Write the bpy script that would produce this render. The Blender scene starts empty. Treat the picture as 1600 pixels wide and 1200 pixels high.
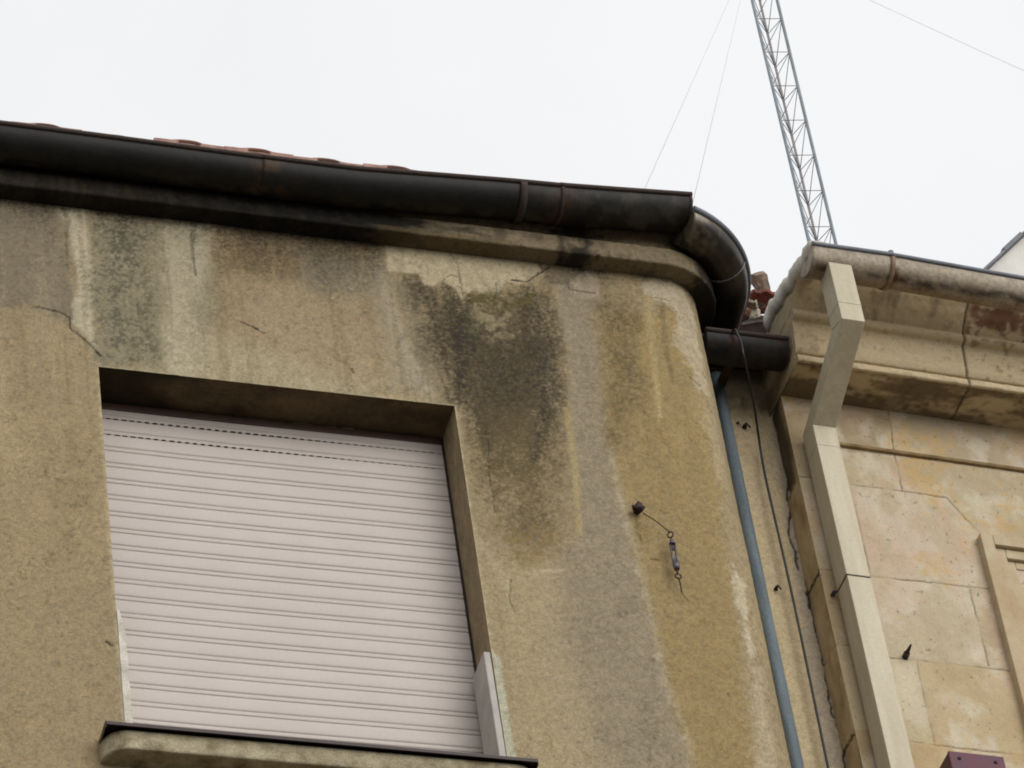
import bpy, bmesh, math, random
import numpy as np
from mathutils import Matrix, Vector
random.seed(7); rng = np.random.RandomState(11)
S = bpy.context.scene

# ------------------------------------------------------------------ camera
F = 7000.0                                    # focal length in pixels of a 1600 px wide picture
_up = np.array([-1165., -7148., F]); _up /= np.linalg.norm(_up)
_xv = F * F / (1165 + 7148 * .112)
_x = np.array([_xv, .112 * _xv, F]); _x /= np.linalg.norm(_x)
_x -= _up * _x.dot(_up); _x /= np.linalg.norm(_x)
_y = np.cross(_up, _x)
R3 = np.stack([_x, _y, _up])                  # world = R3 @ (right, down, forward)
fwd = R3 @ np.array([0, 0, 1.])
CAM = -fwd * 13.4
CAM[2] = 1.6
cd = bpy.data.cameras.new("camera"); cam = bpy.data.objects.new("camera", cd)
S.collection.objects.link(cam); S.camera = cam
cd.sensor_width = 36; cd.lens = F / 1600 * 36; cd.clip_end = 3000; cd.clip_start = .1
_m = Matrix.Identity(4)
for i in range(3):
    _m[i][0] = R3[i, 0]; _m[i][1] = -R3[i, 1]; _m[i][2] = -R3[i, 2]; _m[i][3] = CAM[i]
cam.matrix_world = _m

# ------------------------------------------------------------------ sky, sun, exposure
SUN_EL, SUN_AZ = math.radians(25), math.radians(152)   # azimuth clockwise from +Y; 180 = straight in front of the wall
w = bpy.data.worlds.new("World"); S.world = w; w.use_nodes = True
nt = w.node_tree; nt.nodes.clear()
sky = nt.nodes.new("ShaderNodeTexSky"); sky.sky_type = 'NISHITA'; sky.sun_disc = False
sky.sun_elevation = SUN_EL; sky.sun_rotation = SUN_AZ; sky.dust_density = 4; sky.air_density = 1.0
hs = nt.nodes.new("ShaderNodeHueSaturation"); hs.inputs['Saturation'].default_value = .10
mx = nt.nodes.new("ShaderNodeMix"); mx.data_type = 'RGBA'; mx.inputs[0].default_value = .62
mx.inputs[7].default_value = (13.2, 13.35, 13.5, 1)      # the closed cloud cover
tcw = nt.nodes.new('ShaderNodeTexCoord'); nzw = nt.nodes.new('ShaderNodeTexNoise'); nzw.inputs['Scale'].default_value = 7; nzw.inputs['Detail'].default_value = 4
nt.links.new(tcw.outputs['Generated'], nzw.inputs['Vector'])
rpw = nt.nodes.new('ShaderNodeValToRGB'); rpw.color_ramp.elements[0].position = .35; rpw.color_ramp.elements[1].position = .65
rpw.color_ramp.elements[0].color = (12.9, 13.15, 13.4, 1); rpw.color_ramp.elements[1].color = (13.8, 13.9, 14.0, 1)
nt.links.new(nzw.outputs['Fac'], rpw.inputs[0]); nt.links.new(rpw.outputs[0], mx.inputs[7])
bg = nt.nodes.new("ShaderNodeBackground"); bg.inputs[1].default_value = .1
wo = nt.nodes.new("ShaderNodeOutputWorld")
nt.links.new(sky.outputs[0], hs.inputs['Color']); nt.links.new(hs.outputs[0], mx.inputs[6])
nt.links.new(mx.outputs[2], bg.inputs[0]); nt.links.new(bg.outputs[0], wo.inputs[0])
sd = bpy.data.lights.new("sun", 'SUN'); sd.energy = 1.5; sd.angle = math.radians(50); sd.color = (1, .965, .91)
so = bpy.data.objects.new("sun", sd); S.collection.objects.link(so)
_d = Vector((math.sin(SUN_AZ) * math.cos(SUN_EL), math.cos(SUN_AZ) * math.cos(SUN_EL), math.sin(SUN_EL)))
so.rotation_euler = _d.to_track_quat('Z', 'Y').to_euler()
so.location = (0, -20, 30)
S.view_settings.view_transform = 'Standard'; S.view_settings.look = 'None'
S.view_settings.exposure = 0; S.view_settings.gamma = 1
S.cycles.filter_width = 1.9
S.cycles.max_bounces = 6

# ------------------------------------------------------------------ helpers
def at(px, py, y=0.0):
    d = R3 @ np.array([px - 800., py - 600., F]); t = (y - CAM[1]) / d[1]
    return CAM + t * d
def wxz(pts, y=0.0):
    return [tuple(at(p[0], p[1], y)[[0, 2]]) for p in pts]

def lin(c):
    c = np.asarray(c, float) / 255.
    return np.where(c <= .04045, c / 12.92, ((c + .055) / 1.055) ** 2.4)
def smooth(t):
    t = np.clip(t, 0, 1); return t * t * (3 - 2 * t)

_lat = rng.rand(256, 256)
def vnoise(x, y):
    xi = np.floor(x).astype(int); yi = np.floor(y).astype(int)
    fx = x - xi; fy = y - yi
    fx = fx * fx * (3 - 2 * fx); fy = fy * fy * (3 - 2 * fy)
    a = _lat[xi % 256, yi % 256]; b = _lat[(xi + 1) % 256, yi % 256]
    c = _lat[xi % 256, (yi + 1) % 256]; d = _lat[(xi + 1) % 256, (yi + 1) % 256]
    return (a * (1 - fx) + b * fx) * (1 - fy) + (c * (1 - fx) + d * fx) * fy
def fbm(x, y, sx, sy=None, octv=4, seed=0, gain=.55):
    sy = sx if sy is None else sy
    t = 0; amp = 1; tot = 0
    u = x * sx + seed * 17.31; v = y * sy + seed * 9.77
    for o in range(octv):
        t = t + amp * vnoise(u + o * 31.7, v + o * 13.1); tot += amp
        amp *= gain; u = u * 2.03; v = v * 2.03
    return t / tot - .5            # about -0.5 .. 0.5
def sdf_poly(x, z, poly):
    d = np.full(x.shape, 1e9); inside = np.zeros(x.shape, bool)
    n = len(poly)
    for i in range(n):
        ax, az = poly[i]; bx, bz = poly[(i + 1) % n]
        ex, ez = bx - ax, bz - az
        t = np.clip(((x - ax) * ex + (z - az) * ez) / (ex * ex + ez * ez + 1e-12), 0, 1)
        d = np.minimum(d, (x - ax - t * ex) ** 2 + (z - az - t * ez) ** 2)
        if az != bz:
            inside ^= ((az > z) != (bz > z)) & (x < (bx - ax) * (z - az) / (bz - az) + ax)
    d = np.sqrt(d); return np.where(inside, -d, d)
def dist_line(x, z, pts):
    d = np.full(x.shape, 1e9)
    for (ax, az), (bx, bz) in zip(pts[:-1], pts[1:]):
        ex, ez = bx - ax, bz - az
        t = np.clip(((x - ax) * ex + (z - az) * ez) / (ex * ex + ez * ez + 1e-12), 0, 1)
        d = np.minimum(d, (x - ax - t * ex) ** 2 + (z - az - t * ez) ** 2)
    return np.sqrt(d)
def dist_streak(x, z, pts, wid):
    """distance to a polyline divided by its local width (tapering streaks)"""
    best = np.full(x.shape, 1e9)
    for i in range(len(pts) - 1):
        (ax, az), (bx, bz) = pts[i], pts[i + 1]
        ex, ez = bx - ax, bz - az
        t = np.clip(((x - ax) * ex + (z - az) * ez) / (ex * ex + ez * ez + 1e-12), 0, 1)
        d = np.sqrt((x - ax - t * ex) ** 2 + (z - az - t * ez) ** 2) / (wid[i] * (1 - t) + wid[i + 1] * t)
        best = np.minimum(best, d)
    return best

# ---- objects
def link(o, parent=None):
    S.collection.objects.link(o)
    if parent is not None: o.parent = parent
    return o
def tag(o, label=None, cat=None, group=None, kind=None):
    if label: o['label'] = label
    if cat: o['category'] = cat
    if group: o['group'] = group
    if kind: o['kind'] = kind
    return o
def thing(name, label, cat, loc=(0, 0, 0), rz=0, group=None):
    o = bpy.data.objects.new(name, None); o.empty_display_size = .1
    o.location = loc; o.rotation_euler = (0, 0, rz); link(o)
    return tag(o, label, cat, group)
def mesh_np(name, V, Q, mat, parent=None, col=None, smooth_shade=True):
    """fast mesh out of numpy arrays: V (n,3), Q (m,4); col (n,3) linear base colours"""
    V = np.asarray(V, np.float32); Q = np.asarray(Q, np.int32)
    me = bpy.data.meshes.new(name)
    me.vertices.add(len(V)); me.vertices.foreach_set('co', V.ravel())
    k = Q.shape[1]
    me.loops.add(Q.size); me.loops.foreach_set('vertex_index', Q.ravel())
    me.polygons.add(len(Q)); me.polygons.foreach_set('loop_start', np.arange(0, Q.size, k, dtype=np.int32))
    me.polygons.foreach_set('use_smooth', np.full(len(Q), smooth_shade))
    me.update(calc_edges=True)
    if col is not None:
        a = me.attributes.new('col', 'FLOAT_COLOR', 'POINT')
        c = np.ones((len(V), 4), np.float32); c[:, :3] = np.clip(col, 0, 1); a.data.foreach_set('color', c.ravel())
    me.materials.append(mat); me.validate()
    return link(bpy.data.objects.new(name, me), parent)
def grid_quads(nu, nv, mask=None):
    i = np.arange(nu * nv).reshape(nu, nv)
    q = np.stack([i[:-1, :-1], i[1:, :-1], i[1:, 1:], i[:-1, 1:]], -1)
    return q[mask] if mask is not None else q.reshape(-1, 4)
class MB:
    """collects simple shapes, then links them as ONE mesh object"""
    def __init__(s): s.v = []; s.f = []; s.sm = []; s.mi = []
    def add(s, vs, fs, sm=False, mi=0):
        b = len(s.v); s.v += [tuple(map(float, v)) for v in vs]
        for f in fs: s.f.append([b + k for k in f]); s.sm.append(sm); s.mi.append(mi)
    def box(s, a, b, mi=0):
        (x0, y0, z0), (x1, y1, z1) = a, b
        s.add([(x0, y0, z0), (x1, y0, z0), (x1, y1, z0), (x0, y1, z0), (x0, y0, z1), (x1, y0, z1), (x1, y1, z1), (x0, y1, z1)],
              [(0, 3, 2, 1), (4, 5, 6, 7), (0, 1, 5, 4), (1, 2, 6, 5), (2, 3, 7, 6), (3, 0, 4, 7)], mi=mi)
    def prism(s, poly, d, mi=0):
        """poly: 3D points of a planar face; extruded by vector d"""
        n = len(poly); p = [np.array(q, float) for q in poly]; d = np.array(d, float)
        s.add(p + [q + d for q in p], [tuple(range(n))[::-1], tuple(range(n, 2 * n))] +
              [(i, (i + 1) % n, n + (i + 1) % n, n + i) for i in range(n)], mi=mi)
    def tube(s, pts, r, n=10, cap=True, mi=0):
        P = [np.array(p, float) for p in pts]; rr = r if hasattr(r, '__len__') else [r] * len(P)
        t0 = P[1] - P[0]; t0 /= np.linalg.norm(t0)
        u = np.cross(t0, [0.31, .2, .93]); u /= np.linalg.norm(u)
        vs = []; fs = []
        for k, p in enumerate(P):
            t = (P[min(k + 1, len(P) - 1)] - P[max(k - 1, 0)]); t /= np.linalg.norm(t)
            u = u - t * u.dot(t); u /= np.linalg.norm(u); w_ = np.cross(t, u)
            for j in range(n):
                a = 2 * math.pi * j / n
                vs.append(p + rr[k] * (math.cos(a) * u + math.sin(a) * w_))
        for k in range(len(P) - 1):
            for j in range(n):
                fs.append((k * n + j, k * n + (j + 1) % n, (k + 1) * n + (j + 1) % n, (k + 1) * n + j))
        s.add(vs, fs, True, mi)
        if cap:
            b = len(s.v) - len(vs)
            s.f.append([b + j for j in range(n)][::-1]); s.sm.append(False); s.mi.append(mi)
            s.f.append([b + (len(P) - 1) * n + j for j in range(n)]); s.sm.append(False); s.mi.append(mi)
    def build(s, name, mat, parent=None, bevel=0, mats=()):
        me = bpy.data.meshes.new(name); me.from_pydata(s.v, [], s.f); me.update()
        me.polygons.foreach_set('use_smooth', s.sm); me.materials.append(mat)
        for m in mats: me.materials.append(m)
        me.polygons.foreach_set('material_index', s.mi)
        bm = bmesh.new(); bm.from_mesh(me); bmesh.ops.recalc_face_normals(bm, faces=bm.faces); bm.to_mesh(me); bm.free()
        o = link(bpy.data.objects.new(name, me), parent)
        if bevel:
            b = o.modifiers.new('bevel', 'BEVEL'); b.width = bevel; b.segments = 2; b.limit_method = 'ANGLE'; b.angle_limit = math.radians(35)
        return o

# ---- materials
def mat_attr(name, grain=.35, gscale=260, rough=.9, bump=.35, bscale=220, metallic=0, fine=.0, fine_scale=900, spec=.3):
    """base colour from the mesh's own 'col' attribute (stains, blocks, rust), broken up by procedural grain"""
    m = bpy.data.materials.new(name); m.use_nodes = True; n = m.node_tree; L = n.links
    b = n.nodes['Principled BSDF']; b.inputs['Roughness'].default_value = rough; b.inputs['Metallic'].default_value = metallic
    b.inputs['Specular IOR Level'].default_value = spec
    a = n.nodes.new('ShaderNodeAttribute'); a.attribute_name = 'col'
    tc = n.nodes.new('ShaderNodeTexCoord')
    nz = n.nodes.new('ShaderNodeTexNoise'); nz.inputs['Scale'].default_value = gscale; nz.inputs['Detail'].default_value = 3; nz.inputs['Roughness'].default_value = .65
    L.new(tc.outputs['Object'], nz.inputs['Vector'])
    mr = n.nodes.new('ShaderNodeMapRange'); mr.inputs['From Min'].default_value = .3; mr.inputs['From Max'].default_value = .7
    mr.inputs['To Min'].default_value = 1 - grain; mr.inputs['To Max'].default_value = 1 + grain * .75
    L.new(nz.outputs['Fac'], mr.inputs['Value'])
    mul = n.nodes.new('ShaderNodeVectorMath'); mul.operation = 'MULTIPLY'
    L.new(a.outputs['Color'], mul.inputs[0]); L.new(mr.outputs[0], mul.inputs[1])
    L.new(mul.outputs[0], b.inputs['Base Color'])
    if bump:
        n2 = n.nodes.new('ShaderNodeTexNoise'); n2.inputs['Scale'].default_value = bscale; n2.inputs['Detail'].default_value = 4
        L.new(tc.outputs['Object'], n2.inputs['Vector'])
        bp = n.nodes.new('ShaderNodeBump'); bp.inputs['Strength'].default_value = bump; bp.inputs['Distance'].default_value = .004
        L.new(n2.outputs['Fac'], bp.inputs['Height']); L.new(bp.outputs[0], b.inputs['Normal'])
    return m
def mat_plain(name, c, rough=.6, metallic=0, var=.15, scale=14, c2=None, grain=0, gscale=300, stretch=(1, 1, 1), spec=.4, bump=0):
    """two-tone procedural: base colour mottled with c2"""
    m = bpy.data.materials.new(name); m.use_nodes = True; n = m.node_tree; L = n.links
    b = n.nodes['Principled BSDF']; b.inputs['Roughness'].default_value = rough; b.inputs['Metallic'].default_value = metallic
    b.inputs['Specular IOR Level'].default_value = spec
    c = np.array(c, float); c2 = c * (1 - var) if c2 is None else np.array(c2, float)
    tc = n.nodes.new('ShaderNodeTexCoord'); mp = n.nodes.new('ShaderNodeMapping'); mp.inputs['Scale'].default_value = stretch
    L.new(tc.outputs['Object'], mp.inputs[0])
    nz = n.nodes.new('ShaderNodeTexNoise'); nz.inputs['Scale'].default_value = scale; nz.inputs['Detail'].default_value = 6; nz.inputs['Roughness'].default_value = .62
    L.new(mp.outputs[0], nz.inputs['Vector'])
    r = n.nodes.new('ShaderNodeValToRGB'); r.color_ramp.elements[0].position = .35; r.color_ramp.elements[1].position = .66
    r.color_ramp.elements[0].color = (*c2, 1); r.color_ramp.elements[1].color = (*c, 1)
    L.new(nz.outputs['Fac'], r.inputs[0])
    out = r.outputs[0]
    if grain:
        g = n.nodes.new('ShaderNodeTexNoise'); g.inputs['Scale'].default_value = gscale; L.new(tc.outputs['Object'], g.inputs['Vector'])
        mr = n.nodes.new('ShaderNodeMapRange'); mr.inputs['From Min'].default_value = .3; mr.inputs['From Max'].default_value = .7
        mr.inputs['To Min'].default_value = 1 - grain; mr.inputs['To Max'].default_value = 1 + grain; L.new(g.outputs['Fac'], mr.inputs['Value'])
        mul = n.nodes.new('ShaderNodeVectorMath'); mul.operation = 'MULTIPLY'; L.new(out, mul.inputs[0]); L.new(mr.outputs[0], mul.inputs[1]); out = mul.outputs[0]
    L.new(out, b.inputs['Base Color'])
    if bump:
        bp = n.nodes.new('ShaderNodeBump'); bp.inputs['Strength'].default_value = bump; bp.inputs['Distance'].default_value = .004
        L.new(nz.outputs['Fac'], bp.inputs['Height']); L.new(bp.outputs[0], b.inputs['Normal'])
    return m

K = 0.85                                       # albedo of a thing that the photograph shows at that value, unshaded
def alb(c): return np.clip(lin(c) * K, 0, .85)
M = dict(
    plaster=mat_attr('plaster', .24, 190, .95, .4, 170),
    cornice=mat_attr('cornice_render', .25, 120, .95, .4, 120),
    stone=mat_attr('limestone', .12, 150, .9, .25, 150),
    zinc=mat_attr('old_zinc', .3, 70, .55, .15, 60, .0, spec=.22),
    shutter=mat_plain('shutter_plastic', alb((197, 187, 180)), .55, 0, c2=alb((191, 180, 172)), scale=3, grain=.03, gscale=120),
    slot=mat_plain('shutter_slot', (.02, .015, .012), .9),
    guide=mat_plain('guide_brown', (.07, .035, .025), .6, var=.3),
    flashing=mat_plain('flashing_metal', (.03, .016, .015), .45, .2, var=.35, scale=30),
    sill=mat_plain('sill_cement', alb((176, 166, 138)), .95, c2=alb((118, 106, 80)), scale=16, grain=.25, gscale=220, bump=.3),
    panel=mat_plain('grey_stone_panel', alb((188, 182, 174)), .7, c2=alb((170, 164, 158)), scale=14, grain=.05),
    tile=mat_plain('roof_tile', alb((184, 146, 132)), .9, c2=alb((140, 104, 92)), scale=22, grain=.2, bump=.3),
    roof_gapdark=mat_plain('old_roof_gap_dark', (.07, .05, .04), .95, c2=(.03, .024, .02), scale=12, grain=.2),  # old roof tone, also stands in for shade in the gap
    pipe=mat_plain('pipe_blue_grey', alb((122, 134, 140)), .5, c2=alb((88, 99, 106)), scale=22, grain=.14, gscale=120, stretch=(1, 1, .12)),
    cable=mat_plain('cable_black', (.018, .018, .02), .4),
    cream=mat_plain('cream_metal', alb((204, 194, 168)), .6, c2=alb((188, 177, 151)), scale=12, grain=.05, gscale=90, stretch=(2, 2, .22)),
    steel=mat_plain('galvanised_steel', (.25, .275, .30), .55, .3, var=.3, scale=6),
    wire=mat_plain('steel_wire', (.55, .54, .54), .6, .2),
    iron=mat_plain('rusted_iron', (.03, .024, .022), .8, .2, c2=(.06, .035, .025), scale=90),
    turn=mat_plain('weathered_zinc', (.16, .15, .17), .5, .4, c2=(.06, .05, .05), scale=80),
    white=mat_plain('white_render', alb((226, 224, 218)), .9, c2=alb((208, 205, 198)), scale=4, grain=.08),
    lead=mat_plain('grey_coping', (.16, .17, .2), .6, .2, var=.35, scale=10),
    mortar=mat_plain('lime_mortar', alb((222, 216, 204)), .95, c2=alb((168, 160, 144)), scale=11, grain=.3, bump=.4),
    maroon=mat_plain('maroon_paint', alb((112, 62, 72)), .7, c2=alb((98, 66, 80)), scale=12, grain=.06),
    rubble=mat_plain('rubble_stone', alb((150, 132, 116)), .95, c2=alb((84, 72, 62)), scale=14, grain=.3, bump=.5),
    rubble2=mat_plain('pale_rubble', alb((206, 194, 170)), .95, c2=alb((140, 124, 100)), scale=18, grain=.3, bump=.5),
    brick=mat_plain('broken_brick', alb((112, 70, 52)), .95, c2=alb((70, 48, 38)), scale=20, grain=.3, bump=.5),
    redtile=mat_plain('red_clay', alb((160, 92, 76)), .9, c2=alb((96, 58, 48)), scale=20, grain=.2),
    asphalt=mat_plain('street_setts', (.13, .12, .105), .9, var=.3, scale=3, grain=.2),
    paving=mat_plain('paving', (.17, .155, .135), .9, var=.2, scale=2, grain=.15),
    dark=mat_plain('dark_inside', (.02, .02, .02), .9),
)

# ------------------------------------------------------------------ street
def flat(name, x0, x1, y0, y1, z, mat, label, h=0):
    b = MB(); b.box((x0, y0, z - max(h, .3)), (x1, y1, z)); o = b.build(name, mat); tag(o, kind='structure'); return o
flat('street', -400, 400, -400, 400, 0, M['asphalt'], '')
flat('pavement', -60, 60, -2.4, .3, .13, M['paving'], '', .125)

# ------------------------------------------------------------------ plaster building
X0, RC = .544, .165          # straight wall ends at X0, then a rounded corner of radius RC
ZT = 11.46                   # underside of the cornice
YR = .36                     # the recessed strip of wall beside the corner
S1 = X0 + RC * math.pi / 2
def wall_pos(s, o):
    """s along the wall (round the corner), o outwards; numpy arrays -> x, y"""
    s = np.asarray(s, float); o = np.asarray(o, float)
    th = np.clip((s - X0) / RC, 0, math.pi / 2)
    x = np.where(s <= X0, s, X0 + (RC + o) * np.sin(th))
    y = np.where(s <= X0, -o, RC - (RC + o) * np.cos(th) + np.maximum(s - S1, 0))
    return x, y
house = thing('plaster_building', 'old ochre plaster building with rounded corner, closed roller shutter and soot-streaked eaves', 'building', (-.7, 0, 0))
HX = -.7
class _P:                    # children are built in world coordinates, then given the thing's frame
    pass
def own(o, t):
    o.parent = t; o.matrix_parent_inverse = Matrix.Identity(4)
    return o
def into(o, t, shift):
    """parent to t and move the mesh data so that the world place stays"""
    o.data.transform(Matrix.Translation((-shift[0], -shift[1], -shift[2]))); o.parent = t; return o

WXL, WXR = -1.266, -.1925    # window opening
WZT, WZB = 10.792, 9.40
ZB = 8.95
us = np.concatenate([np.arange(-1.80, WXL, .0042), np.linspace(WXL, WXR, 256), np.arange(WXR + .0042, S1, .0042), np.linspace(S1, S1 + .215, 20)])
us = np.unique(us)
vs = np.unique(np.concatenate([np.linspace(ZB, WZB, 100), np.linspace(WZB, WZT, 340), np.linspace(WZT, ZT + .02, 170)]))
U, Vv = np.meshgrid(us, vs, indexing='ij')
uc = (us[:-1] + us[1:]) / 2; vc = (vs[:-1] + vs[1:]) / 2
hole = ((uc > WXL) & (uc < WXR))[:, None] & ((vc > WZB) & (vc < WZT))[None, :]

def paint_wall(x, z):
    n1 = fbm(x, z, 4, 3, 5, 1); n2 = fbm(x, z, 14, 10, 4, 2); n3 = fbm(x, z, 45, 40, 3, 3); vstr = fbm(x, z, 22, 1.6, 4, 4)
    fine = fbm(x, z, 110, 110, 2, 5)
    wob = (n2 * .05 + n3 * .028 + fine * .012)
    col = np.empty(x.shape + (3,)); col[:] = lin((152, 136, 105))
    gran = fbm(x, z, 165, 160, 2, 16) * 1.7 + fbm(x, z, 70, 60, 2, 17) * .5 + vstr * .55
    def mix(c, m):
        nonlocal col
        m = np.clip(m, 0, 1); m = np.clip(m + gran * 2.1 * m * (1 - m), 0, 1)[..., None]; col = col * (1 - m) + lin(c) * m
    def dark(f, m):
        nonlocal col
        m = np.clip(m, 0, 1)[..., None]; col = col * (1 - m * (1 - np.array(f)))
    def region(pts, soft, warp=1.0):
        return smooth(.5 - (sdf_poly(x, z, wxz(pts)) + wob * warp) / soft)
    def streak(pts, wid, soft=.8, warp=1.0):
        d = dist_streak(x, z, wxz(pts), [q * .002 for q in wid]) + wob * warp * 9
        return smooth((1.25 - d) / soft)
    mix((168, 150, 114), smooth(n1 * 2.2 + .1) * .8)
    mix((138, 121, 90), smooth(-n1 * 2.2 + n2 * .8) * .7)
    # left part: greyer above an old crack line, ochre below it
    mix((128, 117, 97), region([(-80, 290), (100, 310), (112, 420), (128, 520), (100, 500), (60, 480), (-80, 478)], .05) * .92)
    mix((158, 138, 104), region([(-80, 486), (100, 505), (150, 550), (175, 900), (180, 1300), (-80, 1300)], .05) * .35)
    dark((.80, .78, .76), region([(60, 600), (155, 600), (170, 930), (60, 960)], .16) * smooth(n2 * 2 + .5) * .7)
    mix((182, 172, 146), region([(88, 318), (136, 322), (147, 420), (152, 545), (112, 505), (122, 430), (104, 360)], .02, .7) * .95)
    mix((92, 84, 66), streak([(100, 325), (106, 345), (103, 375), (106, 420)], [5, 5, 3, 2], .8, .5) * .6)
    # mottled lichen field over the window
    f = region([(135, 330), (330, 345), (345, 440), (325, 590), (150, 570)], .06)
    mix((146, 137, 112), f * .9)
    lich = smooth((fbm(x, z, 130, 120, 2, 8) * .8 + fbm(x, z, 28, 20, 4, 18) * .7 + n2 * .4 + .06) * 5.0)
    f2 = region([(150, 350), (225, 350), (238, 470), (248, 560), (160, 575), (146, 450)], .09)
    mix((74, 71, 56), f2 * lich * .8); mix((118, 112, 90), f2 * .35)
    mix((180, 169, 142), region([(240, 338), (328, 346), (332, 400), (300, 470), (330, 590), (255, 590), (262, 470)], .05, 1.3) * .75)
    mix((64, 60, 48), streak([(302, 348), (300, 385), (306, 430)], [5, 4, 2], .9, .8) * .55)
    mix((172, 160, 130), region([(320, 520), (480, 545), (600, 600), (560, 625), (300, 590)], .12) * .7)
    # band of brown under the eaves, warm below it
    mix((124, 106, 78), region([(328, 330), (600, 372), (590, 430), (460, 440), (345, 430)], .10) * .85)
    mix((160, 141, 111), region([(345, 440), (560, 450), (600, 520), (560, 600), (420, 540), (360, 520)], .12) * .8)
    mix((132, 124, 104), region([(470, 395), (600, 400), (610, 440), (560, 470), (480, 450)], .1) * .7)
    # pale streak running down to the right
    mix((158, 147, 124), region([(585, 400), (602, 420), (640, 520), (690, 620), (610, 605), (590, 520)], .10, 1.4) * .75)
    mix((176, 166, 144), streak([(596, 430), (618, 500), (648, 570), (676, 615)], [11, 14, 14, 9], 1.7, 1.6) * .6)
    mix((132, 122, 98), region([(602, 430), (650, 440), (690, 560), (660, 600), (620, 500)], .05) * .75)
    # big soot tongue
    tong = region([(640, 430), (690, 446), (760, 462), (846, 448), (872, 540), (876, 620), (858, 660), (820, 740), (775, 745), (735, 680), (700, 600), (668, 520)], .20, 1.6)
    tong2 = region([(690, 520), (865, 520), (868, 600), (830, 660), (760, 670), (720, 610)], .22, 1.6)
    mix((88, 76, 53), tong * .85); mix((64, 56, 40), tong2 * .7)
    spk = smooth((fbm(x, z, 100, 95, 2, 21) + n3 * .5 + .02) * 5)
    mix((52, 44, 31), tong * spk * .32); mix((58, 50, 36), tong * smooth(vstr * 5 + .1) * .3)
    vs2 = fbm(x, z, 40, 1.3, 3, 27); mix((112, 98, 70), smooth(vs2 * 6 - .5) * smooth((z - 10.2) / .6) * .28 * (1 - tong)); mix((168, 154, 126), smooth(-vs2 * 6 - .7) * smooth((z - 10.2) / .6) * .22 * (1 - tong))
    mix((96, 82, 54), region([(770, 640), (866, 640), (862, 860), (800, 850)], .16, 1.6) * .55)
    mix((100, 86, 56), region([(700, 690), (880, 690), (850, 840), (790, 850), (740, 780)], .2, 1.6) * (.18 + .42 * spk))
    mix((62, 53, 41), streak([(650, 430), (668, 470), (688, 530), (700, 590)], [17, 20, 17, 6], 1.9, 1.2) * .85)
    mix((52, 44, 36), streak([(698, 442), (708, 490), (722, 560), (716, 640)], [14, 22, 20, 8], 1.9, 1.2) * .85)
    mix((48, 46, 34), streak([(735, 470), (728, 500), (742, 560)], [10, 13, 7], 1.1, 1) * .6)
    mix((60, 52, 40), streak([(824, 450), (838, 490), (850, 560), (852, 640), (836, 720)], [17, 24, 25, 22, 10], 1.9, 1.2) * .82)
    mix((64, 56, 42), streak([(690, 590), (700, 620), (706, 645)], [3, 3, 1.5], 1, .5) * .5)
    mix((150, 137, 106), region([(726, 474), (800, 478), (815, 520), (770, 540), (735, 520)], .05, 2) * smooth((n3 + n2 * .5 + .05) * 6) * .6)
    # light patch of old lime under the cornice
    lp = region([(603, 372), (862, 404), (852, 424), (828, 440), (812, 446), (792, 442), (776, 462), (758, 458), (740, 452), (722, 468), (706, 446), (690, 438), (678, 449), (664, 444), (650, 428), (603, 424)], .012, .45)
    mix((178, 164, 134), lp); mix((150, 138, 112), lp * smooth((fbm(x, z, 40, 8, 3, 9)) * 4) * .55)
    moss = smooth((fbm(x, z, 50, 60, 3, 12) + .12) * 6)
    mix((82, 76, 36), region([(728, 458), (840, 446), (836, 476), (770, 482), (730, 474)], .05, 1.2) * moss * .7)
    mix((56, 62, 36), streak([(724, 480), (742, 520), (752, 560)], [7, 9, 6], 1, 1.2) * moss * .5)
    # grey cement wash to the right of the tongue
    gw = region([(862, 424), (926, 428), (932, 460), (922, 500), (938, 548), (942, 600), (948, 660), (962, 740), (978, 800), (990, 850), (1004, 900), (1016, 950), (1032, 1010), (1038, 1060), (1058, 1105), (1078, 1160), (1090, 1230), (900, 1230), (860, 1100), (835, 960), (862, 880), (905, 840), (906, 780), (893, 700), (888, 600), (880, 500)], .014, .8)
    mix((148, 135, 112), gw * .93); mix((130, 118, 98), gw * smooth(n2 * 3 + n1) * .55)
    edge = np.exp(-((dist_line(x + n2 * .03 + n3 * .02, z, wxz([(955, 700), (962, 740), (978, 800), (990, 850), (1004, 900), (1016, 950), (1032, 1010), (1038, 1060), (1058, 1105), (1078, 1160), (1090, 1230)]))) / .012) ** 2)
    mix((186, 174, 146), edge * .5)
    mix((166, 148, 106), streak([(886, 640), (900, 740), (906, 830)], [7, 7, 6], 1, .7) * .7)
    # lower middle: pale worn field below the stained band
    mix((168, 152, 118), region([(760, 850), (880, 880), (880, 1000), (960, 1230), (800, 1230), (780, 1000)], .14, 1.4) * .75)
    mix((130, 108, 66), region([(765, 820), (890, 830), (870, 880), (800, 890)], .07, 1.4) * smooth(n3 * 4 + .5) * .6)
    mix((180, 166, 134), streak([(757, 850), (772, 880), (790, 905), (800, 960)], [11, 12, 10, 5], 1.8, 1.6) * .6)
    mix((188, 172, 138), streak([(830, 895), (880, 890)], [6, 4], 1, 1.5) * .5)
    # ochre field right of the wash, with paler runs and corner patches
    och = region([(935, 500), (1095, 470), (1130, 800), (1190, 1230), (1090, 1230), (1040, 1050), (1000, 880), (960, 720), (940, 600)], .06)
    mix((152, 130, 86), och * .75)
    mix((106, 92, 62), region([(930, 470), (985, 470), (1010, 620), (960, 700), (945, 560)], .12, 1.5) * (.5 + .4 * spk))
    mix((172, 154, 110), streak([(1012, 470), (1022, 560), (1032, 650)], [9, 8, 5], 1, .8) * .7)
    mix((112, 96, 66), streak([(1034, 480), (1040, 540), (1052, 600)], [6, 6, 3], 1, .8) * .5)
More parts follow.
